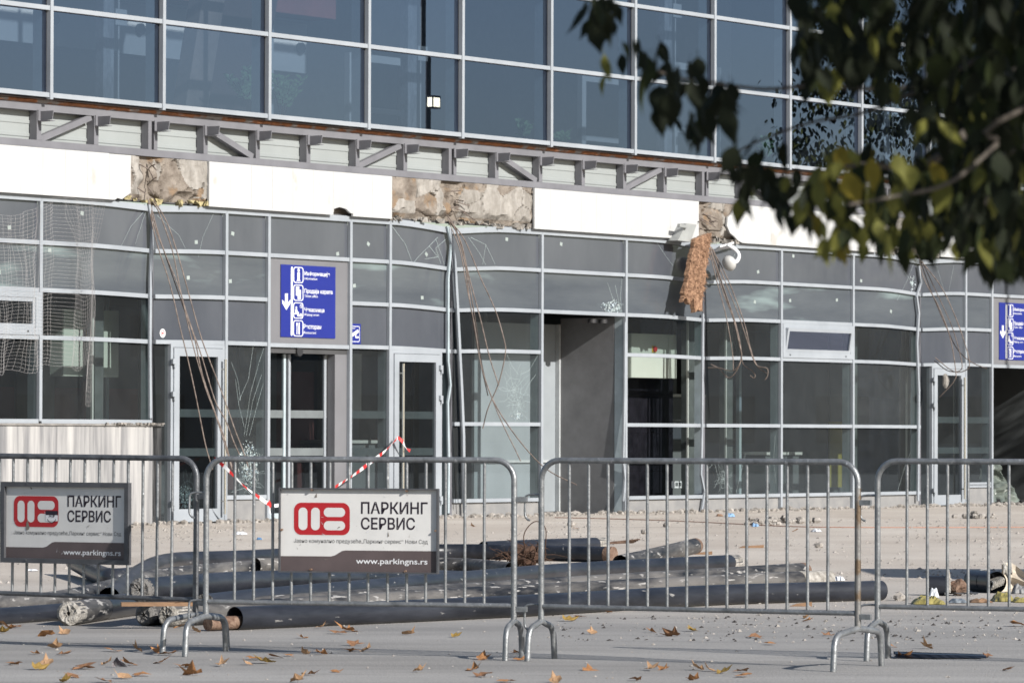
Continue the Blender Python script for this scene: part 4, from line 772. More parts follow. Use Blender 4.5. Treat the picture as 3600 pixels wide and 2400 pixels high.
b1, L1 = make_barrier(-3.22, 25.83, -1.785, 24.93, 0.66, 0.62, 'dark crowd barrier at the left edge carrying the grey framed sign', GALVD, GALV)
b2, L2 = make_barrier(-1.706, 24.65, 0.014, 24.15, 0.66, 0.33, 'crowd barrier with the sign in the middle left of the photo', GALV, GALV)
b3, L3 = make_barrier(0.163, 24.1, 1.825, 23.25, 0.33, 0.66, 'crowd barrier without a sign and with a rusty right post', GALV, GALV)
b4, L4 = make_barrier(2.008, 24.2, 3.70, 23.45, 0.36, 0.66, 'crowd barrier cut off by the right edge of the photo', GALV, GALV)
b1.rotation_euler[1] = radians(0.35); b1.location.z = 0.01
# rusty sleeve of the third barrier's right post
MB().tube([(L3, 0, 0.215), (L3, 0, 0.95)], 0.0172, 12, cap=False).build('rusty_post', RUSTG, b3)['label'] = 'rust streaked right post'

# parking signs on the barriers
SGW = mat('sign_board_white', (0.58, 0.575, 0.565), 0.5, 0, 0.06, 5, spots=((0.2, 0.16, 0.13), 11, 0.74)); SGR = mat('logo_red', (0.36, 0.012, 0.018), 0.45, 0, 0.08, 6, spots=((0.4, 0.3, 0.3), 30, 0.76))
SGB = mat('sign_band_brown', (0.085, 0.065, 0.066), 0.5, 0, 0.12, 6, spots=((0.25, 0.22, 0.21), 24, 0.74)); SGT = mat('lettering_black', (0.012, 0.006, 0.014), 0.5); SGG = mat('lettering_grey', (0.07, 0.068, 0.07), 0.5); FRM = mat('sign_frame_steel', (0.08, 0.082, 0.09), 0.5, 0.3, 0.2, 8)
def pk_sign(barrier, x0, z0, label, thick, mframe, sticker=False):
    wd, hg = 0.925, 0.468; bl = Vector(barrier.location); rz = barrier.rotation_euler[2]; off = -0.035
    loc = bl + Vector((x0 * cos(rz) - off * sin(rz), x0 * sin(rz) + off * cos(rz), z0)); t = thing('parking_sign', label, 'sign', loc, rz, 'parking company signs on the barriers')
    U = lambda x: (x - 20) / 2305 * wd; V = lambda y: (1285 - y) / 1220 * hg
    fr = thick; f = MB().box(0, wd, -0.02, 0.012, 0, fr).box(0, wd, -0.02, 0.012, hg - fr, hg).box(0, fr, -0.02, 0.012, fr, hg - fr).box(wd - fr, wd, -0.02, 0.012, fr, hg - fr); f.build('frame', mframe, t)
    e = fr if fr > 0.015 else 0.01
    MB().box(fr, wd - fr, 0.0, 0.004, fr, hg - fr).build('board', SGW, t)
    band = [(fr, fr), (wd - fr, fr), (wd - fr, V(958)), (U(980), V(960)), (U(930), V(970)), (U(880), V(1000)), (U(830), V(1032)), (U(770), V(1048)), (fr, V(1050))]
    q = MB(); flat(q, band, -0.0008); q.build('brown_band', SGB, t)
    rr = lambda a, b, c_, d_, r: rrect(U(a), U(b), V(d_), V(c_), (r, r), 8)
    q = MB(); flat(q, rr(223, 1050, 270, 750, 0.046), -0.0006, 1); flat(q, rr(230, 1043, 277, 742, 0.043), -0.0010, 0)
    for a in ((298, 427, 348, 673, 0.0245), (480, 607, 348, 673, 0.0242), (665, 975, 348, 480, 0.0252), (665, 975, 540, 672, 0.0252)): flat(q, rr(*a), -0.0014, 1)
    q.build('logo', [SGR, SGW], t)
    q = MB(); add_text(q, 'ПАРКИНГ', U(1205), U(2165), V(428), 0.0605, -0.001, 0.016); add_text(q, 'СЕРВИС', U(1205), U(1985), V(652), 0.0605, -0.001, 0.016); q.build('heading', SGT, t)
    q = MB(); add_text(q, 'Јавно комунално предузеће„Паркинг сервис“ Нови Сад', U(230), U(2168), V(855), 0.021, -0.001, -0.002); q.build('small_print', SGG, t)
    q = MB(); add_text(q, 'www.parkingns.rs', U(1135), U(2165), V(1148), 0.030, -0.0018, 0.012); q.build('web_address', WHT, t)
    for x, y in ((500, 95), (1870, 100), (490, 1240), (1855, 1250), (60, 670), (2290, 665)):
        MB().tube([(U(x), 0.0, V(y)), (U(x), -0.012 - (0.012 if y < 60 or y > 1200 else 0.01), V(y))], 0.006, 8).build('screw', RUST if fr < 0.015 else FRM, t)
    q = MB(); r = random.Random(int(x0 * 100) + 5)
    for i in range(26):
        x = U(r.uniform(120, 2200)); z = V(r.uniform(130, 1180)); l = r.uniform(0.004, 0.03); a = r.uniform(0, pi); w = r.uniform(0.0006, 0.002); d = Vector((cos(a), sin(a)));
        q.add([(x - d.y * w, -0.0022, z + d.x * w), (x + d.y * w, -0.0022, z - d.x * w), (x + d.x * l, -0.0022, z + d.y * l)], [(0, 1, 2)], r.randrange(2))
    for (x, y) in ((880, 610), (1590, 720), (545, 160), (1620, 600)):
        q.add([(U(x) + r.uniform(-.012, .012), -0.0024, V(y) + r.uniform(-.02, .02)) for _ in range(3)], [(0, 1, 2)], 0)
    tag(q.build('scratches', [mat('bare_metal_scratch', (0.16, 0.14, 0.12), 0.5), WHT], t), kind='stuff')
    if sticker:
        q = MB(); flat(q, [(U(815), V(495)), (U(1035), V(495)), (U(1035), V(560)), (U(815), V(560))], -0.0026, 0); flat(q, [(U(815), V(560)), (U(1035), V(560)), (U(1035), V(650)), (U(815), V(650))], -0.0026, 1)
        add_text(q, 'АФ', U(870), U(985), V(600), 0.026, -0.0032, 0.0, 0, 0)
        cxx, czz = U(925), V(590); q.add([(cxx + r_ * cos(a), -0.0032, czz + r_ * sin(a)) for a in [radians(200 + 14 * k) for k in range(11)] for r_ in (0.030, 0.034)], [(2 * k, 2 * k + 2, 2 * k + 3, 2 * k + 1) for k in range(10)], 0)
        q.build('sticker', [SGT, WHT], t)
        q = MB(); q.add([(U(490), -0.0024, V(790)), (U(455), -0.0024, V(790)), (U(462), -0.0024, V(690)), (U(480), -0.0024, V(640)), (U(500), -0.0024, V(680)), (U(520), -0.0024, V(740)), (U(510), -0.0024, V(780))], [tuple(range(7))]); q.build('peeled_patch', MATS['bare_metal_scratch'], t)
pk_sign(b1, 0.333, 0.470, 'parking company sign in a wide grey frame with a black and white sticker', 0.028, FRM, True)
pk_sign(b2, 0.446, 0.462, 'parking company sign in a thin frame with rusty screws and no sticker', 0.008, FRM)

# ------------------------------------------------------------------ pile of pipes
PG = 'old pipes lying behind the barriers'
def pipe(pts, r, mt, label, endl=None, endr=None, band=None):
    P = [G(x, y, z) for x, y, z in pts]; c = sum(P, Vector()) / len(P); c.z = 0; rz = math.atan2(P[-1].y - P[0].y, P[-1].x - P[0].x); t = thing('old_pipe', label, 'pipe', c, rz, PG); RI = Matrix.Rotation(-rz, 3, 'Z'); P = [RI @ (p - c) for p in P]; c0 = c; c = Vector((0, 0, 0))
    Q = smooth_path([p - c for p in P], 8) if len(P) > 2 else [(P[0] - c).lerp(P[1] - c, k / 14) for k in range(15)]
    Q = [q + Vector((0, 0, 0.004 * noise.noise((i * 0.12, r * 50, c0.x)))) for i, q in enumerate(Q)]
    MB().tube(Q, r, 20, cap=False).build('casing', mt, t)
    for e, (a, b) in ((endl, (Q[0], Q[1])), (endr, (Q[-1], Q[-2]))):
        d = (a - b).normalized()
        if e in ('foam', 'grey'):
            m = MB(); mm = FOAM if e == 'foam' else FOAMD; u = d.cross(Vector((0, 0, 1))).normalized(); w = u.cross(d); n = 22; rings = []
            for k, (rr, off) in enumerate(((r * 1.003, -0.16 if e == 'foam' else -0.03), (r * 1.0, 0.02), (r * 0.75, 0.035), (r * 0.5, 0.03), (r * 0.18, 0.028), (r * 0.12, -0.02))):
                rings.append([a + d * (off + 0.014 * noise.noise((j * 0.9, k * 2.1, c0.x)) * (k > 0)) + (u * cos(2 * pi * j / n) + w * sin(2 * pi * j / n)) * rr * (1 + 0.05 * noise.noise((j * .8, k, 3))) for j in range(n)])
            vs = sum(rings, []); m.add(vs, [(k * n + j, k * n + (j + 1) % n, (k + 1) * n + (j + 1) % n, (k + 1) * n + j) for k in range(len(rings) - 1) for j in range(n)] + [tuple(range(5 * n, 6 * n))], 0, False); m.build('foam_end', mm, t)
        elif e == 'open':
            m = MB(); m.tube([a, a - d * 0.3], r * 0.94, 20, cap=False); m.tube([a - d * 0.29, a - d * 0.3], r * 0.94, 20); m.build('casing_lip', PIPEB, t)
            u = d.cross(Vector((0, 0, 1))); off = Vector((0, 0, -r * 0.35)); MB().tube([a + d * 0.24 + off, a - d * 0.3 + off], r * 0.58, 18).build('steel_core', RUST, t)
        elif e == 'rust':
            MB().tube([a + d * 0.012, a - d * 0.07], r * 1.012, 20).build('torn_end', RUST, t)
        elif e == 'plain':
            MB().tube([a + d * 0.004, a - d * 0.01], r * 0.985, 20).build('end_face', FOAMD, t)
        elif e == 'white':
            MB().tube([a + d * 0.01, a - d * 0.42], r * 1.01, 20).build('foam_end', FOAM, t)
    if band:
        i0 = max(0, int(len(Q) * band[0])); i1 = int(len(Q) * band[1]); MB().tube(Q[i0:i1 + 1], r * 1.012, 20, cap=False).build('black_wrap', BLKP, t)
pipe([(825, 2172, .074), (1800, 2130, .074), (2510, 2091, .074), (3097, 2074, .074)], .074, PIPEB, 'long black pipe nearest the barriers with a rusty core at its open left end', 'open', 'plain')
pipe([(596, 2163, .072), (1638, 2099, .072), (2510, 2052, .072), (2908, 2034, .072)], .072, PIPED, 'dusty pipe directly behind the front black pipe with a broken white left end', 'foam', 'white')
pipe([(514, 2160, .07), (1170, 2112, .09), (2000, 2056, .075), (2826, 2006, .07)], .07, PIPED, 'dusty pipe third from the front with a grey left end', 'grey', 'rust')
pipe([(720, 2125, .12), (1000, 2096, .13), (1510, 2050, .12), (2000, 2008, .085), (2587, 1976, .072)], .072, PIPEB, 'scratched dark pipe rising from the middle of the pile to a rounded right end', 'plain', 'foam')
pipe([(497, 2074, .24), (850, 2046, .22), (1300, 2034, .15), (1560, 2038, .1), (1700, 2040, .08)], .076, PIPEB, 'dark pipe on top of the pile with a round grey left end', 'grey', None)
pipe([(244, 2155, .078), (400, 2131, .078), (600, 2104, .078), (720, 2086, .08)], .078, PIPED, 'stubby pipe with a crumbling pale end and a black wrap', 'foam', None, (0.26, 0.6))
pipe([(384, 2102, .09), (440, 2056, .1), (500, 2010, .11), (560, 1982, .11), (640, 1969, .1), (850, 1962, .09), (1100, 1950, .075), (1595, 1938, .075), (2153, 1949, .075)], .077, PIPEB, 'long curved black pipe arching behind both signs', None, 'rust')
pipe([(-160, 2142, .072), (213, 2110, .072), (553, 2030, .08), (850, 2000, .08), (1000, 1990, .075)], .072, PIPED, 'dusty grey pipe entering at the left edge of the photo', None, None)
pipe([(-180, 2176, .055), (230, 2148, .055)], .055, PIPEB, 'thin black pipe in the shade below the leftmost dusty pipe', None, 'plain')
pipe([(262, 1972, .12), (330, 2010, .08), (395, 2030, .075), (500, 2022, .075)], .078, PIPEB, 'short bent black pipe below the left sign', 'plain', None)
pipe([(2180, 1980, .075), (2444, 1919, .16)], .076, PIPED, 'stub of pipe tilted up towards the station with a rusty end', None, 'rust')
pipe([(1700, 1926, .07), (2120, 1911, .07)], .072, PIPEB, 'farthest black pipe with a torn pale right end', None, 'foam')
pipe([(900, 1990, .1), (1548, 1985, .08), (1800, 2002, .07)], .07, PIPED, 'grey pipe tapering away behind the root clump', None, None)
# splintered board on the pile, roots, scraps
t = thing('broken_board', 'splintered brown board lying across the left pipe ends', 'board', G(560, 2122, .16), 0.15)
m = MB(); m.box(-0.24, 0.24, -0.05, 0.05, -0.012, 0.012); m.add([(0.1, -0.06, 0.013), (0.3, -0.02, 0.02), (0.28, 0.03, 0.03), (0.05, 0.04, 0.016)], [(0, 1, 2, 3)]); m.build('plank', WOOD, t)
c = G(1842, 1990, 0); t = thing('root_clump', 'tangled clump of dry brown roots on the pipes', 'roots', c)
m = MB(); q = random.Random(4)
for i in range(120):
    a = q.uniform(0, 2 * pi); p = Vector((q.uniform(-.14, .14), q.uniform(-.1, .1), q.uniform(0.02, 0.1))); d = Vector((cos(a) * q.uniform(.3, 1), sin(a) * .5, q.uniform(0, 1.0))).normalized(); path = [p]; l = q.uniform(.05, .32) if i > 12 else q.uniform(.3, .5)
    for k in range(6): d = (d + Vector((q.uniform(-.5, .5), q.uniform(-.4, .4), q.uniform(-.55, .3)))).normalized(); p = p + d * l / 6; p.z = max(p.z, .01); path.append(p)
    r0 = q.uniform(.003, .011); m.tube(path, r0, 4, rad=[r0 * (1 - .13 * k) for k in range(7)], cap=False)
m.tube(smooth_path([(0.02, 0, .1), (0.0, 0, .3), (.1, 0, .42), (.2, 0, .36), (.2, 0, .15)], 6), 0.005, 5); tag(m.build('root_strands', ROOT, t, False), kind='stuff')
m = MB(); lump(m, .12, 8, (1.2, .8, .8), 12, 0, (0, 0, .09), .6); m.build('root_ball', ROOT, t)
q = G(2175, 1912, .05); t = thing('rod_scraps', 'short rusty rods poking out by the farthest pipe', 'rods', q); m = MB()
for k in range(4): m.tube([(-.25, .03 * k, .0), (.17 + .02 * k, -.02 * k, .02 + .012 * k)], .008, 5)
m.build('rods', RUST, t)

# ------------------------------------------------------------------ rubbish on the right
def gthing(name, label, cat, px, py, rz=0.0, group=None): return thing(name, label, cat, G(px, py, 0), rz, group)
t = gthing('pipe_offcut', 'short black pipe offcut with a rusty torn core', 'pipe', 3325, 2092, 0.0)
m = MB(); m.tube([(-.135, 0, .075), (0.02, -.01, .072)], .078, 20); m.build('casing', PIPEB, t); MB().tube([(-.137, 0, .075), (-.128, 0, .075)], .08, 20).build('end_cap', BLKP, t)
m = MB(); lump(m, .062, 5, (1.25, 1, .95), 14, 0, (.09, -.01, .066), .35); m.build('rusty_core', RUST, t)
m = MB(); lump(m, .06, 9, (.3, .8, 1.5), 12, 0, (.015, -.03, .09), .7); m.build('torn_foam', FOAM, t)
m = MB(); m.grid(10, 4, lambda u, v: (-.02 + .26 * u, -.12 + .08 * v + .02 * sin(u * 9), .008 + .02 * abs(sin(u * 7 + v * 3)))); m.build('torn_skin', mat('grey_skin', (0.1, 0.1, 0.1), 0.5), t)
t = gthing('pipe_end', 'open black pipe end stuffed with folded insulation', 'pipe', 3503, 2084, 0.35)
m = MB(); R_ = .085
m.tube([(0, 0, R_), (0.02, .45, R_)], R_, 24, cap=False); m.tube([(0, 0, R_), (0.02, .45, R_)], R_ * .93, 24, cap=False); m.tube([(0, .2, R_), (0, .21, R_)], R_ * .93, 24); m.build('casing', BLKP, t)
m = MB()
for k in range(7): m.tube(smooth_path([(-.055 + .016 * k, -.02, .03 + .006 * k), (-.04 + .014 * k, -.035, .075 + .006 * k), (-.03 + .012 * k, .05, .1 + .004 * k)], 4), .010, 6)
m.build('folded_insulation', FOAM, t)
t = gthing('plastic_ring', 'grey plastic ring leaning behind the open pipe end', 'ring', 3462, 2072, .2)
MB().tube([(.075 * cos(2 * pi * k / 20), .02 * sin(2 * pi * k / 20), .082 + .08 * sin(2 * pi * k / 20)) for k in range(21)], .008, 6).build('ring', mat('grey_plastic', (0.2, 0.2, 0.2), 0.5), t)
t = gthing('torn_sheet', 'cream coloured torn sheet standing at the right edge', 'sheet', 3570, 2078, 0)
m = MB(); m.grid(14, 10, lambda u, v: (-.11 + .42 * u, .05 * sin(u * 8) + .03 * noise.noise((u * 5, v * 5, 1)), .0 + v * (.215 - .1 * u + .03 * sin(u * 9))), 0, False); m.build('sheet', CREAM, t)
m = MB(); m.grid(6, 6, lambda u, v: (-.1 + .07 * u, -.03 - .02 * sin(v * 5), .12 + .1 * v + .02 * sin(u * 9))); m.build('torn_edge', FOAM, t)
def rag(name, label, cat, px, py, w, d, h, mt, seed, rz=0.0):
    t = gthing(name, label, cat, px, py, rz); m = MB()
    def fn(u, v):
        e = (1 - (2 * u - 1) ** 4) * (1 - (2 * v - 1) ** 4); x, y = (u - .5) * w, (v - .5) * d; n_ = noise.fractal((x * 14 + seed, y * 14, seed), 1, 2, 3)
        return (x * (1 + .25 * noise.noise((v * 4, seed, 0))), y * (1 + .3 * noise.noise((u * 4, seed, 1))), .004 + h * e * (.55 + .6 * abs(n_)))
    m.grid(16, 12, fn, 0, False); m.build('crumpled_sheet', mt, t)
rag('plastic_bag', 'yellow plastic bag behind the second bar of the right barrier', 'bag', 3262, 2122, .22, .3, .07, YBAG, 1); rag('plastic_bag', 'yellow plastic bag below the open pipe end', 'bag', 3525, 2112, .16, .3, .07, YBAG, 6)
rag('plastic_bag', 'flattened yellow scrap of bag at the right edge', 'bag', 3585, 2116, .1, .2, .04, YBAG, 8)
rag('plastic_bottle', 'crushed clear plastic bottle in front of the pipe offcut', 'bottle', 3283, 2100, .075, .1, .09, CLEAR, 3); rag('crushed_tray', 'flat grey plastic tray right of the yellow bag', 'tray', 3366, 2118, .14, .2, .035, mat('blue_grey_plastic', (0.16, 0.18, 0.2), 0.4), 4)
rag('cardboard_scrap', 'torn pale cardboard scrap near the right yellow bag', 'cardboard', 3445, 2116, .16, .3, .03, WOOD, 5); rag('grey_bag', 'grey plastic bundle beside the cream sheet', 'bag', 3585, 2085, .12, .2, .08, MATS['grey_plastic'], 7)
rag('white_wrapper', 'white scrap of wrapper beside the end of the dusty pipe', 'wrapper', 2950, 2040, .09, .2, .05, WHT, 11); rag('white_wrapper', 'white crumpled wrapper on the dust below the right hopper window', 'wrapper', 2870, 1868, .12, .4, .04, WHT, 12)
rag('blue_wrapper', 'small blue wrapper beside the gap of the middle barriers', 'wrapper', 1925, 2150, .05, .1, .015, mat('blue_wrap', (0.1, 0.2, 0.36), 0.4), 13); rag('blue_bottle', 'pale blue bottle lying against the base of the station front', 'bottle', 2566, 1816, .14, .3, .07, mat('pale_blue', (0.22, 0.36, 0.55), 0.3), 14)
rag('blue_wrapper', 'pale blue wrapper on the dust right of the blue bottle', 'wrapper', 2655, 1850, .1, .3, .05, MATS['pale_blue'], 15); rag('brown_box', 'flattened brown box left of the blue bottle', 'box', 2530, 1814, .1, .3, .04, BRWN, 16)
rag('blue_wrapper', 'small blue cap on the dust between the two signs', 'wrapper', 912, 1896, .06, .2, .03, mat('blue_wrap', (0.1, 0.2, 0.36), 0.4), 17); rag('white_wrapper', 'white plastic scrap on the dust left of the blue cap', 'wrapper', 845, 1878, .16, .4, .04, WHT, 18)
rag('white_wrapper', 'white scrap on the ground behind the left sign bars', 'wrapper', 112, 2006, .1, .2, .02, WHT, 19)
def green_sheet():
    t = wthing('crumpled_tarpaulin', 'crumpled grey green plastic sheet in the right doorway', 'tarpaulin', 15.6, -0.15, 0.02); m = MB()
    m.grid(18, 16, lambda u, v: (-.65 + 1.3 * u * (1 - .5 * v) + .3 * v + .05 * noise.noise((u * 6, v * 6, 2)), .3 * v + .12 * noise.noise((u * 4, v * 4, 7)) * 2, .75 * v * (1 - .6 * abs(u - .5)) + .14 * abs(noise.noise((u * 5, v * 5, 4)))), 0, False); m.build('sheet', mat('grey_green_plastic', (0.12, 0.14, 0.125), 0.25, 0, 0.3, 4), t)
green_sheet()
t = gthing('black_plastic_strip', 'strip of black plastic with leaves lying in front of the right barrier', 'plastic strip', 3310, 2312, -0.02); m = MB()
m.grid(20, 5, lambda u, v: (-.26 + .5 * u, -.09 + .18 * v + .01 * sin(u * 11), .006 + .028 * abs(sin(v * 4.4)) * (1 - .5 * u)), 0, False); m.build('strip', BLKP, t)
for i, (px, py, w, lab) in enumerate([(3163, 2110, .09, 'pale broken stone left of the yellow bag'), (2010, 1850, .12, 'grey stone on the dust behind the gap of the middle barriers'), (2755, 1838, .5, 'heap of sandy rubble below the hopper window'), (2680, 1845, .3, 'low sandy heap left of the rubble heap'), (2344, 1852, .1, 'dark stone on the dust by the base panels'), (2265, 1876, .09, 'white stone on the dust left of centre'), (3450, 1822, .35, 'pile of crumbs in front of the right doorway'), (1590, 1816, .3, 'rubble heap against the second broken mullion'), (2880, 1925, .1, 'small grey stone on the far dust')]):
    t = gthing('rubble_stone' if w < .2 else 'rubble_heap', lab, 'rubble', px, py); m = MB()
    if w < .2: lump(m, w * .5, i + 2, (1, 1, .75), 9, 0, (0, 0, w * .3), .5)
    else:
        for k in range(26): r = w * rnd.uniform(.05, .16); lump(m, r, k + i, (1, 1, .8), 6, 0, (rnd.gauss(0, w * .45), rnd.gauss(0, w * .45), r * .5 + max(0, rnd.gauss(0, w * .06))), .5)
    o = m.build('stone' if w < .2 else 'stones', STONE, t)
    if w >= .2: o['kind'] = 'stuff'
for px, py, l, lab in ((2640, 1925, .28, 'short splintered plank lying on the far dust'), (2470, 1948, .2, 'thin splinter beside the tilted pipe stub'), (2815, 2130, .16, 'splinter of orange wood behind the third barrier')):
    t = gthing('wood_splinter', lab, 'wood', px, py, rnd.uniform(-.2, .2)); MB().add([(-l / 2, -.02, 0.001), (l / 2, -.025, 0.001), (l / 2, .03, 0.001), (-l / 2, .01, 0.001), (-l / 2 + .05, -.02, .02), (l / 2, -.025, .035), (l / 2, .03, .03), (-l / 2 + .05, .01, .02)], [(0, 3, 2, 1), (4, 5, 6, 7), (0, 1, 5, 4), (1, 2, 6, 5), (2, 3, 7, 6), (3, 0, 4, 7)]).build('splinter', WOOD, t)
# orange cord near the front
P = [G(x, y, .006) for x, y in ((1950, 1818), (2200, 1824), (2440, 1833), (2800, 1850), (3200, 1853), (3620, 1852))]; t = thing('orange_cord', 'thin orange cord lying along the dust before the station', 'cord', P[0]); MB().tube(smooth_path([p - P[0] for p in P], 8), .006, 5).build('cord', mat('orange_cord', (0.38, 0.18, 0.12), 0.6), t)

# gravel and dust crumbs
def scatter(n, xr, yr, rmin, rmax, name, mt, seed, dens=None):
    q = random.Random(seed); m = MB(); k = 0
    while k < n:
        y = yr[0] + (yr[1] - yr[0]) * q.random(); x = q.uniform(*xr) * y / 60
        if dens and q.random() > dens(x, y): continue
        k += 1; r = rmin * (rmax / rmin) ** (q.random() ** 2.2); a = q.uniform(0, 6.28)
        vs = [(x + r * cos(a + t_) * q.uniform(.6, 1.3), y + r * sin(a + t_) * q.uniform(.6, 1.3), .001) for t_ in (0, 1.6, 3.1, 4.7)] + [(x + r * .2, y, r * q.uniform(.5, 1.1))]
        m.add(vs, [(0, 1, 4), (1, 2, 4), (2, 3, 4), (3, 0, 4)])
    return tag(m.build(name, mt, None, False), kind='stuff')
nd = lambda x, y: 0.08 + 0.92 * max(0, noise.noise((x * .6, y * .22, 0)) * 1.5)
scatter(3800, (-8, 8), (36, 66), .006, .032, 'gravel', STONE, 1, nd)['label'] = 'pale gravel crumbs strewn over the far dust'
scatter(1100, (-8, 8), (22, 36), .003, .014, 'gravel', STONE, 2)['label'] = 'small pale grit on the near asphalt'
scatter(700, (2.2, 8), (26, 34), .004, .02, 'gravel', MATS['grey_rubble'], 3)['label'] = 'grit and crumbs under the right barriers'
scatter(420, (0.5, 8), (26.3, 30), .004, .018, 'debris_flakes', mat('dark_flakes', (0.035, 0.03, 0.028), 0.8), 4, lambda x, y: .2 + .8 * (noise.noise((x * 1.2, y * 1.5, 0)) > .1))['label'] = 'dark flakes scattered below the right barriers'
q = random.Random(6); m = MB()
for i in range(900):
    s = q.uniform(-13, 18); o = abs(q.gauss(0.05, .35)) + .06; p = wall_pt(s, o, 0); r = q.uniform(.01, .05) * (1.3 if o < .4 else .8); lump(m, r, i, (1, 1, .7), 5, 0, (p.x, p.y, r * .3), .5)
tag(m.build('rubble', STONE, None, False), 'crumbled plaster along the foot of the station front', kind='stuff')

# ------------------------------------------------------------------ fallen leaves
LM = [leafmat('dry_leaf_orange', (0.36, 0.18, 0.08), 0.7, .15), leafmat('dry_leaf_brown', (0.25, 0.135, 0.075), 0.7, .1), leafmat('dry_leaf_yellow', (0.30, 0.2, 0.06), 0.7, .2), leafmat('dry_leaf_tan', (0.40, 0.25, 0.145), 0.7, .15)]
def plane_leaf(seed, curl):
    q = random.Random(seed); tips = [(0, 1), (52, .8), (108, .62), (-52, .8), (-108, .62)]; pts = []
    seq = [(-150, .3), (-112, .66), (-82, .5), (-52, .85), (-26, .62), (0, 1), (26, .62), (52, .85), (80, .5), (110, .66), (150, .3)]
    for a, r in seq: pts.append((a + q.uniform(-12, 12), r * q.uniform(.7, 1.15)))
    vs = [Vector((0, 0, 0))]; fs = []
    mid = []
    for a, r in pts: vs.append(Vector((sin(radians(a)) * r * .5, cos(radians(a)) * r * .5, 0)))
    for a, r in pts: vs.append(Vector((sin(radians(a)) * r, cos(radians(a)) * r, 0)))
    n = len(pts)
    for i in range(n - 1): fs += [(0, 1 + i, 2 + i), (1 + i, 1 + n + i, 2 + n + i, 2 + i)]
    ax = q.uniform(0, pi); b = Vector((cos(ax), sin(ax), 0)); out = []
    for v in vs:
        t = v.dot(b); rad = v.length; z = curl * (t * abs(t) * .6 + rad * rad * .45) + .3 * noise.noise(v * 2.4 + Vector((seed, 0, 0))) * rad; out.append(v * (1 - .25 * curl * rad) + Vector((0, 0, z)))
    zm = min(v.z for v in out); out = [(v.x, v.y, v.z - zm + .03) for v in out]
    st = [(0, 0, out[0][2]), (0.02, 0, out[0][2]), (.05, -.55, .05), (.03, -.55, .05)]; k = len(out); return out + st, fs + [(k, k + 1, k + 2, k + 3)]
LMESH = []
for i in range(12):
    v, f = plane_leaf(i, [.12, .35, .6, .9][i % 4]); me = bpy.data.meshes.new('fallen_leaf'); me.from_pydata(v, [], f); me.materials.append(LM[i % 4 if i % 4 != 2 or i == 2 else 0]); LMESH.append(me)
COLN = {0: 'orange', 1: 'brown', 2: 'yellow', 3: 'tan'}
z3 = lambda x, y: (x * .6378, 1400 + y * .6378); z4 = lambda x, y: (1200 + x * .6378, 1400 + y * .6378); z5 = lambda x, y: (2400 + x * .6378, 1400 + y * .6378)
lv = [z3(*p) for p in ((10, 1248), (65, 1268), (85, 1262), (262, 1310), (352, 1300), (5, 1292), (340, 1185), (315, 1222), (300, 1378), (205, 1410), (340, 1413), (635, 1395), (765, 1395), (885, 1400), (925, 1412), (60, 1468), (245, 1468), (210, 1495), (440, 1490), (485, 1490), (575, 1468), (730, 1470), (880, 1458), (1020, 1480), (1210, 1476), (1062, 1525), (400, 1538), (780, 1530), (685, 1545), (345, 1565), (590, 1565), (995, 1263), (1088, 1290), (1165, 1280), (1405, 1268), (1490, 1265), (1760, 1268), (1672, 1320), (1865, 1297), (1420, 1440), (1370, 1468), (1480, 1460), (1520, 1430), (1580, 1420), (1690, 1410), (1780, 1412), (1700, 1525), (1865, 1508), (1640, 1565))]
lv += [z4(*p) for p in ((55, 1285), (225, 1228), (418, 1228), (372, 1302), (628, 1315), (78, 1362), (65, 1395), (125, 1395), (765, 1440), (965, 1405), (1000, 1440), (425, 1508), (725, 1500), (775, 1535), (895, 1562), (1170, 1565), (1250, 1228), (1315, 1208), (1485, 1182), (1385, 1298), (1720, 1290), (1825, 1310), (1380, 1497), (1705, 1500), (1780, 1495), (1630, 1555), (1290, 718), (730, 706))]
lv += [z5(*p) for p in ((65, 1283), (400, 1320), (495, 1357), (675, 1212), (675, 1230), (805, 1308), (1165, 1370), (1360, 1378), (1210, 1430), (1675, 1425), (1860, 1255), (165, 1505), (222, 1515), (325, 1508), (355, 1535), (100, 1497), (60, 1552), (1780, 1500), (615, 733))]
LAND = [(20, 2210, 'at the left edge below the dusty pipe'), (200, 2225, 'before the stubby pipe with the black wrap'), (30, 2340, 'at the left edge near the bottom'), (190, 2290, 'left of the torn wrapper'), (330, 2335, 'just beside the torn wrapper'), (560, 2290, 'between the crossed feet and the left edge'), (760, 2195, 'by the rusty core of the front pipe'), (950, 2210, 'against the front black pipe'), (650, 2380, 'at the bottom below the crossed barrier feet'), (960, 2320, 'in the heap before the left of the second barrier'), (1100, 2380, 'at the bottom below the middle sign'), (1250, 2280, 'below the right half of the middle sign'), (1340, 2190, 'along the front black pipe below the middle sign'), (1480, 2380, 'at the bottom left of the middle feet'), (1700, 2310, 'by the two short feet in the middle'), (1760, 2395, 'at the bottom edge in the middle'), (2000, 2180, 'behind the bottom rail of the third barrier'), (2080, 2230, 'below the left half of the third barrier'), (2300, 2230, 'below the middle of the third barrier'), (2250, 2365, 'at the bottom below the third barrier'), (2500, 2370, 'at the bottom left of the rusty post foot'), (2700, 2260, 'below the right half of the third barrier'), (2840, 2175, 'behind the rusty post'), (3150, 2280, 'at the left end of the black plastic strip'), (3270, 2285, 'behind the black plastic strip'), (3470, 2310, 'at the right end of the black plastic strip'), (3560, 2380, 'at the lower right corner'), (3590, 2200, 'at the right edge below the bags'), (1980, 1860, 'far off on the dust behind the barriers'), (1680, 1850, 'far off on the dust behind the second barrier'), (560, 2290, 'by the crossed barrier feet'), (215, 2160, 'under the leftmost pipes')]
big = {3: 1.15, 18: 1.35, 25: 1.3, 41: 1.3, 49: 1.5, 70: 1.3, 87: 1.35, 95: 1.2}
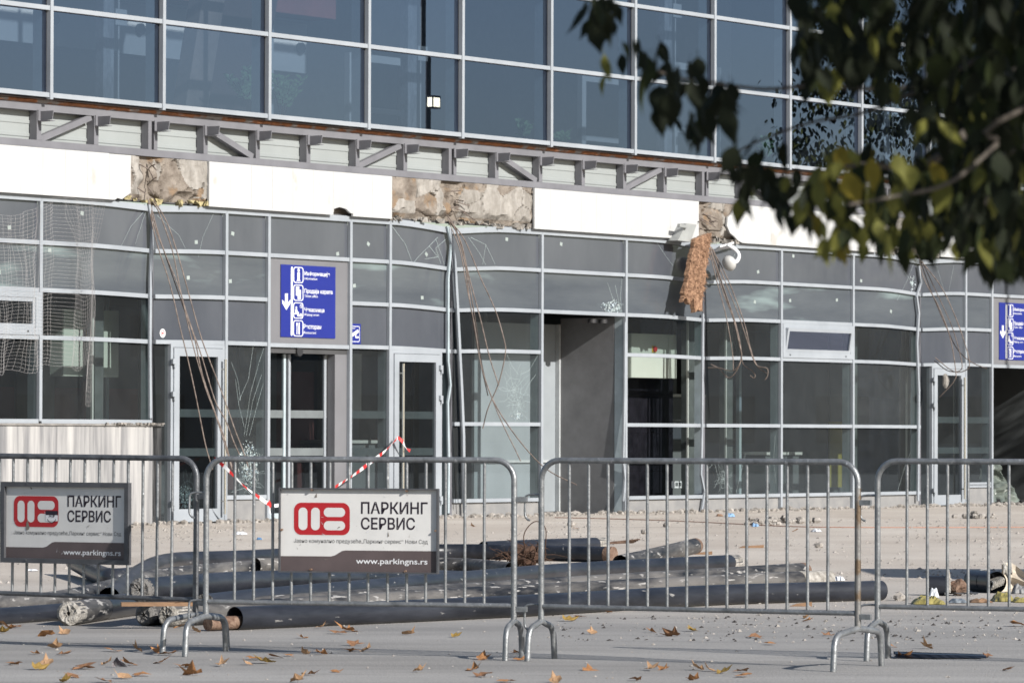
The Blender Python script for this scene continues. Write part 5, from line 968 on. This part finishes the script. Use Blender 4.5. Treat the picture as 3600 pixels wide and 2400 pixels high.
for i, (px, py) in enumerate(lv):
    p = G(px, py, 0); mi = (i * 7 + 3) % 12; o = bpy.data.objects.new('fallen_leaf', LMESH[mi]); C.objects.link(o); c_ = {0: 0, 1: 1, 2: 0, 3: 3}[mi % 4]; c_ = 2 if mi == 2 else c_
    k = .084 * big.get(i, rnd.uniform(.62, 1.12)); o.location = (p.x, p.y, .002); o.scale = (k, k, k); o.rotation_euler = (rnd.uniform(-.15, .35) * (1 if i in big else .6), rnd.uniform(-.3, .3), rnd.uniform(0, 2 * pi))
    lm = min(LAND, key=lambda l: ((l[0] - px) / 1.0) ** 2 + ((l[1] - py) * 2.2) ** 2)[2]; sz_ = 'big' if k > .098 else 'small' if k < .063 else 'curled'
    tag(o, f'{sz_} {COLN[c_]} dry leaf {lm}', 'leaf', 'fallen leaves on the asphalt')
    sc_ = k
p = G(435, 2345, 0); t = thing('torn_wrapper', 'torn dark red and silver wrapper among the leaves at lower left', 'wrapper', p); m = MB(); m.grid(6, 8, lambda u, v: (-.06 + .1 * u * (1 - .6 * v), .02 * sin(u * 5), .004 + .055 * v * (1 - abs(u - .6))), 0, False); m.build('foil', mat('foil', (0.1, 0.04, 0.05), 0.3, 0.3, 0.5, 30, col2=(0.4, 0.4, 0.42)), t)

# ------------------------------------------------------------------ foreground tree on the right
LT = [leafmat('tree_leaf_shaded', (0.010, 0.014, 0.006), 0.75, .15), leafmat('tree_leaf_shaded_green', (0.020, 0.028, 0.008), 0.7, .2), leafmat('tree_leaf_sunlit_green', (0.17, 0.17, 0.04), 0.6, .4), leafmat('tree_leaf_sunlit_yellow', (0.30, 0.24, 0.04), 0.6, .4)]  # dark tones carry the crown's shade, yellow tones the sun on the sprays
BARK = mat('tree_bark', (0.10, 0.085, 0.07), 0.9, 0, 0.3, 20, 0.5, 60)
tree = thing('foreground_tree', 'out of focus tree with drooping leaves hanging in at the top right', 'tree', (1.98, 8.28, 0), 0); TB = Vector((1.98, 8.28, 0)); TS = 0.72
MB().tube([(0, 0, 0), (0.03, 0, 1.2), (-.02, .05, 2.4), (.05, .1, 3.6), (.0, .15, 5.0)], .1, 12, rad=[.11, .09, .08, .07, .05]).build('trunk', BARK, tree)
def branch(pts, r0, r1):
    r0 *= TS; r1 *= TS; P = [PD(x * K, y * K, d * TS) - TB if not isinstance(x, str) else Vector(y) * 0.72 + Vector((0, 0, .34)) for x, y, d in pts]; Q = smooth_path(P, 5); n = len(Q); MB().tube(Q, r0, 7, rad=[r0 + (r1 - r0) * i / (n - 1) for i in range(n)]).build('branch', BARK, tree)
branch([('t', (0, 0.05, 2.6), 0), (2420, 140, 11.4), (2345, 190, 11.2), (2240, 285, 11.0), (2150, 365, 10.8), (2090, 385, 10.7), (1990, 378, 10.6), (1930, 385, 10.5)], .02, .004)
branch([('t', (0, 0.05, 3.0), 0), (2420, 60, 11.8), (2280, 120, 11.8), (2130, 190, 11.7), (2000, 205, 11.6), (1880, 195, 11.5), (1760, 205, 11.4), (1640, 190, 11.3), (1540, 175, 11.2), (1470, 140, 11.1)], .009, .0022)
branch([('t', (0, 0.05, 2.9), 0), (2400, 120, 12.2), (2200, 180, 12.2), (2080, 220, 12.2), (1980, 260, 12.1), (1850, 285, 12.0), (1700, 345, 11.9), (1640, 420, 11.8)], .008, .0022)
branch([('t', (0, 0.05, 3.3), 0), (2380, -60, 11.6), (2100, -110, 11.4), (1800, -120, 11.2), (1500, -80, 11), (1400, -30, 10.9), (1380, 30, 10.9)], .02, .003)
branch([('t', (0, 0.05, 2.5), 0), (2400, 320, 11), (2320, 380, 10.9), (2260, 470, 10.8), (2200, 520, 10.8)], .011, .003)
branch([('t', (0, 0.05, 2.7), 0), (2390, 230, 10.4), (2290, 330, 10.3), (2180, 420, 10.2), (2060, 450, 10.2), (1950, 470, 10.1)], .008, .003)
def leaf_mesh(nm, mt, bend, wd):
    vs = []; fs = []; n = 7; prof = [0, .62, .95, 1, .82, .5, .2, 0]
    for i in range(n + 1):
        u = i / n; z = -u; w = prof[i] * wd * .5; y = bend * u * u
        vs += [(-w, y + .25 * w, z), (0, y, z), (w, y + .25 * w, z)]
    for i in range(n): fs += [(3 * i, 3 * i + 1, 3 * i + 4, 3 * i + 3), (3 * i + 1, 3 * i + 2, 3 * i + 5, 3 * i + 4)]
    st = len(vs); vs += [(-.01, 0, 0), (.01, 0, 0), (.01, .03, .22), (-.01, .03, .22)]; fs += [(st, st + 1, st + 2, st + 3)]
    me = bpy.data.meshes.new(nm); me.from_pydata(vs, [], fs); me.materials.append(mt)
    for p in me.polygons: p.use_smooth = True
    return me
TL = [[leaf_mesh('leaf', m_, b, w) for b, w in ((.1, .52), (.35, .45), (-.2, .6))] for m_ in LT]
# clusters: centre x, y, radius x, radius y, number, share of (shaded dark, shaded green, sunlit yellow green, sunlit yellow)
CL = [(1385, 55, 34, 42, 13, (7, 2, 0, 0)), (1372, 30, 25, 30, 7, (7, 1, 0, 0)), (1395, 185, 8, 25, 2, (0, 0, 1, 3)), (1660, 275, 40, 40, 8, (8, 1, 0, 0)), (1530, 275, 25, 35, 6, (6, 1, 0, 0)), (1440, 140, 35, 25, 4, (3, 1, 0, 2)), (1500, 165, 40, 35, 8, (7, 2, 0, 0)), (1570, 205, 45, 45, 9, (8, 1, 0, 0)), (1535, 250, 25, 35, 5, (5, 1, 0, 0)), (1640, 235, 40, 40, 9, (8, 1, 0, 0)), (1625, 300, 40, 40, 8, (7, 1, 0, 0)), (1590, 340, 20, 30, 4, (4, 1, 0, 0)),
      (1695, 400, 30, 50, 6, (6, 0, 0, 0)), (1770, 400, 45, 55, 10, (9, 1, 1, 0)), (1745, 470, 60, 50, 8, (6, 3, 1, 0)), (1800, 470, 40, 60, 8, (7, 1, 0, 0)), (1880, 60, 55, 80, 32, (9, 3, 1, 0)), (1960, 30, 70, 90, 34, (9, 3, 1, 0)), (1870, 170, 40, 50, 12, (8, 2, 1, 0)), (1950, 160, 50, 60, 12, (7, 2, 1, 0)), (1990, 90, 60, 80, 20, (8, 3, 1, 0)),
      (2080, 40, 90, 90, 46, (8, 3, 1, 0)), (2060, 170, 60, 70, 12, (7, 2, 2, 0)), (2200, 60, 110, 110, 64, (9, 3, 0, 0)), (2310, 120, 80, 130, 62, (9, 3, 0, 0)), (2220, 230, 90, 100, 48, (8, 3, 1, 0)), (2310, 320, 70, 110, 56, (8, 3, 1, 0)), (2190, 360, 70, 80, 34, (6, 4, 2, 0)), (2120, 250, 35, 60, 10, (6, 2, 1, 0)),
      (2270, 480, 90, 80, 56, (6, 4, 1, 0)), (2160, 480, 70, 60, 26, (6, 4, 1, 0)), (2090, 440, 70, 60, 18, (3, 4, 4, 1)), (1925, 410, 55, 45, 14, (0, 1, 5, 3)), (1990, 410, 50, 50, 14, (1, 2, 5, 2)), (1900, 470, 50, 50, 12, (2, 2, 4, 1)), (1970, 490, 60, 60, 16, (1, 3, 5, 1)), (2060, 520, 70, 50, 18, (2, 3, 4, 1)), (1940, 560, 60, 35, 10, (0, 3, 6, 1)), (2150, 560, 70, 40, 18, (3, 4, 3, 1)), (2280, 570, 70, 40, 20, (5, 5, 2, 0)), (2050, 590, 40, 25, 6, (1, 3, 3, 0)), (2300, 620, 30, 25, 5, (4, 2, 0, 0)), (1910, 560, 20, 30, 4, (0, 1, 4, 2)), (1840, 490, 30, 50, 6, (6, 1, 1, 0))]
allv = []; q = random.Random(21)
for cx, cy, rx, ry, n, sh in CL:
    for i in range(int(n * 1.45)):
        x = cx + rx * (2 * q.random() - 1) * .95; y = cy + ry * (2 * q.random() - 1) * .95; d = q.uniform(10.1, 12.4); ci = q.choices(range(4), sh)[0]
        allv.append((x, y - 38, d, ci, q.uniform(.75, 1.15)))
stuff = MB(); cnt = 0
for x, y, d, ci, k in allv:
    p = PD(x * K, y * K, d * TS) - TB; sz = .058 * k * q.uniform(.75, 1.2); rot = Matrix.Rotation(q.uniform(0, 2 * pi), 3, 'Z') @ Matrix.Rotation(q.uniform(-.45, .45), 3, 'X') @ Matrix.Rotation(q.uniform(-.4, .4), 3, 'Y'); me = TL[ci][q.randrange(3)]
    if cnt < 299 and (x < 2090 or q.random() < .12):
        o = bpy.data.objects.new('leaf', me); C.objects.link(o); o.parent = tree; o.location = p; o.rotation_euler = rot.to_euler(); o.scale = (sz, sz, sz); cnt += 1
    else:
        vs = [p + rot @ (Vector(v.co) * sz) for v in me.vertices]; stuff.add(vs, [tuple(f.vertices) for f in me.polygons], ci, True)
# denser leaves deep in the crown, then the crown above and to the right of the view (it shades the hanging sprays)
for i in range(1500):
    x = q.uniform(2110, 2420); y = q.uniform(-60, 600)
    if x < 2330 - 190 * (1 - abs(y - 250) / 420) * q.random() - 40: continue
    p = PD(x * K, y * K, q.uniform(8.3, 9.6)) - TB; rot = Matrix.Rotation(q.uniform(0, 2 * pi), 3, 'Z') @ Matrix.Rotation(q.uniform(-.5, .5), 3, 'X'); ci = q.choices(range(4), (7, 4, 1, 0))[0]; me = TL[ci][q.randrange(3)]
    stuff.add([p + rot @ (Vector(v.co) * .06) for v in me.vertices], [tuple(f.vertices) for f in me.polygons], ci, True)
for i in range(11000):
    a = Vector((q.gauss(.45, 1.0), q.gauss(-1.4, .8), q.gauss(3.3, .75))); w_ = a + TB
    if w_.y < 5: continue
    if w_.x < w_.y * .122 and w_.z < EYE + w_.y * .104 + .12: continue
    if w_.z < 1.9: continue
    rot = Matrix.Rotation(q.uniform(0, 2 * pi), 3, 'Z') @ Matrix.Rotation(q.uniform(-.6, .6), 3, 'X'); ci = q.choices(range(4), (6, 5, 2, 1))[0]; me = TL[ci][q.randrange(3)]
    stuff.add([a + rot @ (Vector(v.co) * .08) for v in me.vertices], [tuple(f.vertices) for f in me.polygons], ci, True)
tag(stuff.build('foliage', LT, tree, False), kind='stuff')

# ------------------------------------------------------------------ beyond the right edge: box and block added for shadow and reflections; mirrored tree
t = thing('shadow_box', 'white box added beyond the right edge to throw the long shadow', 'container', (6.75, 35.1, 0), 0.03)  # unseen box, added only to cast the long ground shadow
MB().box(0, 6, 0, 2.4, 0.12, 2.6).build('body', CLAD, t); MB().box(0.3, 1.2, -0.03, -0.002, 0.15, 2.2).build('door', FASC, t); MB().box(2.2, 3.6, -0.03, -0.002, 1.1, 2.0).build('window', GLD, t)

def add_reflection_block():  # unseen block, added and sized so the ground floor glass reflects dark
    c = Vector((78, 96, 0)); t = thing('reflection_block', 'long low grey block added beyond the right edge to darken glass reflections', 'building', c, math.atan2(0.32, 0.946) + pi / 2)
    # local x runs along the block, its front looks back at the station (local +y)
    MB().box(-60, 60, -9, 0, 0, 6.2).build('walls', mat('reflection_block_grey', (0.27, 0.29, 0.32), 0.8, 0, 0.2, 0.3), t)
    MB().box(-60.4, 60.4, -9.4, 0.4, 6.2, 6.5).build('roof', INTD, t)
    for i in range(30):
        x = -57 + 3.9 * i; w = MB().box(x - 0.9, x + 0.9, 0.005, 0.06, 1.0, 2.6).box(x - 0.9, x + 0.9, 0.005, 0.06, 3.9, 5.3).build('window', INTD, t)
add_reflection_block()

def mirror_tree():
    q = random.Random(40); t = thing('side_tree', 'leafy street tree standing off to the right and mirrored in the upper glass', 'tree', (16.2, 81.2, 0), 0)
    MB().tube([(0, 0, 0), (.05, 0, 2.5), (0, .05, 4.5), (.1, 0, 7)], .2, 10, rad=[.22, .18, .14, .06]).build('trunk', BARK, t)
    m = MB()
    for i in range(70):
        c = Vector((q.gauss(0, 1.3), q.gauss(0, 1.3), q.uniform(4.3, 9.6)))
        for k in range(110):
            p = c + Vector((q.gauss(0, .3), q.gauss(0, .3), q.gauss(0, .26))); rot = Matrix.Rotation(q.uniform(0, 6.3), 3, 'Z') @ Matrix.Rotation(q.uniform(-1, 1), 3, 'X')
            m.add([p + rot @ Vector(v) for v in ((0, 0, 0), (.035, .01, -.04), (.03, .02, -.09), (0, .03, -.14), (-.03, .02, -.09), (-.035, .01, -.04))], [(0, 1, 2, 3, 4, 5)], q.choices((0, 1, 2), (4, 3, 1))[0])
    tag(m.build('crown', LT[:3], t, False), kind='stuff')
mirror_tree()
# more of the ground floor interior
for s0, w, h, y in ((-7.7, 1.2, 0.95, 2.2), (-1.3, 1.0, 1.1, 2.4), (6.3, 1.1, 1.0, 2.6), (8.6, 1.0, 1.9, 2.8), (10.4, 1.1, 0.9, 2.0)):
    o = MB().box(s0, s0 + w, y, y + 0.6, 0.025, h).box(s0 - 0.04, s0 + w + 0.04, y - 0.05, y + 0.65, h + 0.002, h + 0.05, 1).build('counter', [INT, INTW], ST_)
for s0 in (-7.25, -3.7, -0.6, 1.9, 6.9, 9.4, 13.2, 14.3): MB().box(s0, s0 + 0.07, 1.9, 1.97, 0.025, 3.18).build('inner_post', ALUI, ST_)
for s0, w, z0, z1, mt_ in ((-0.9, 0.9, 1.5, 2.5, INTW), (7.1, 0.8, 2.2, 2.9, INTW), (-6.6, 0.5, 1.0, 2.0, INTR), (14.0, 0.45, 0.3, 1.5, mat('interior_yellow', (0.3, 0.26, 0.05), 0.7))):
    MB().box(s0, s0 + w, 2.9, 2.93, z0, z1).build('notice_board', mt_, ST_)
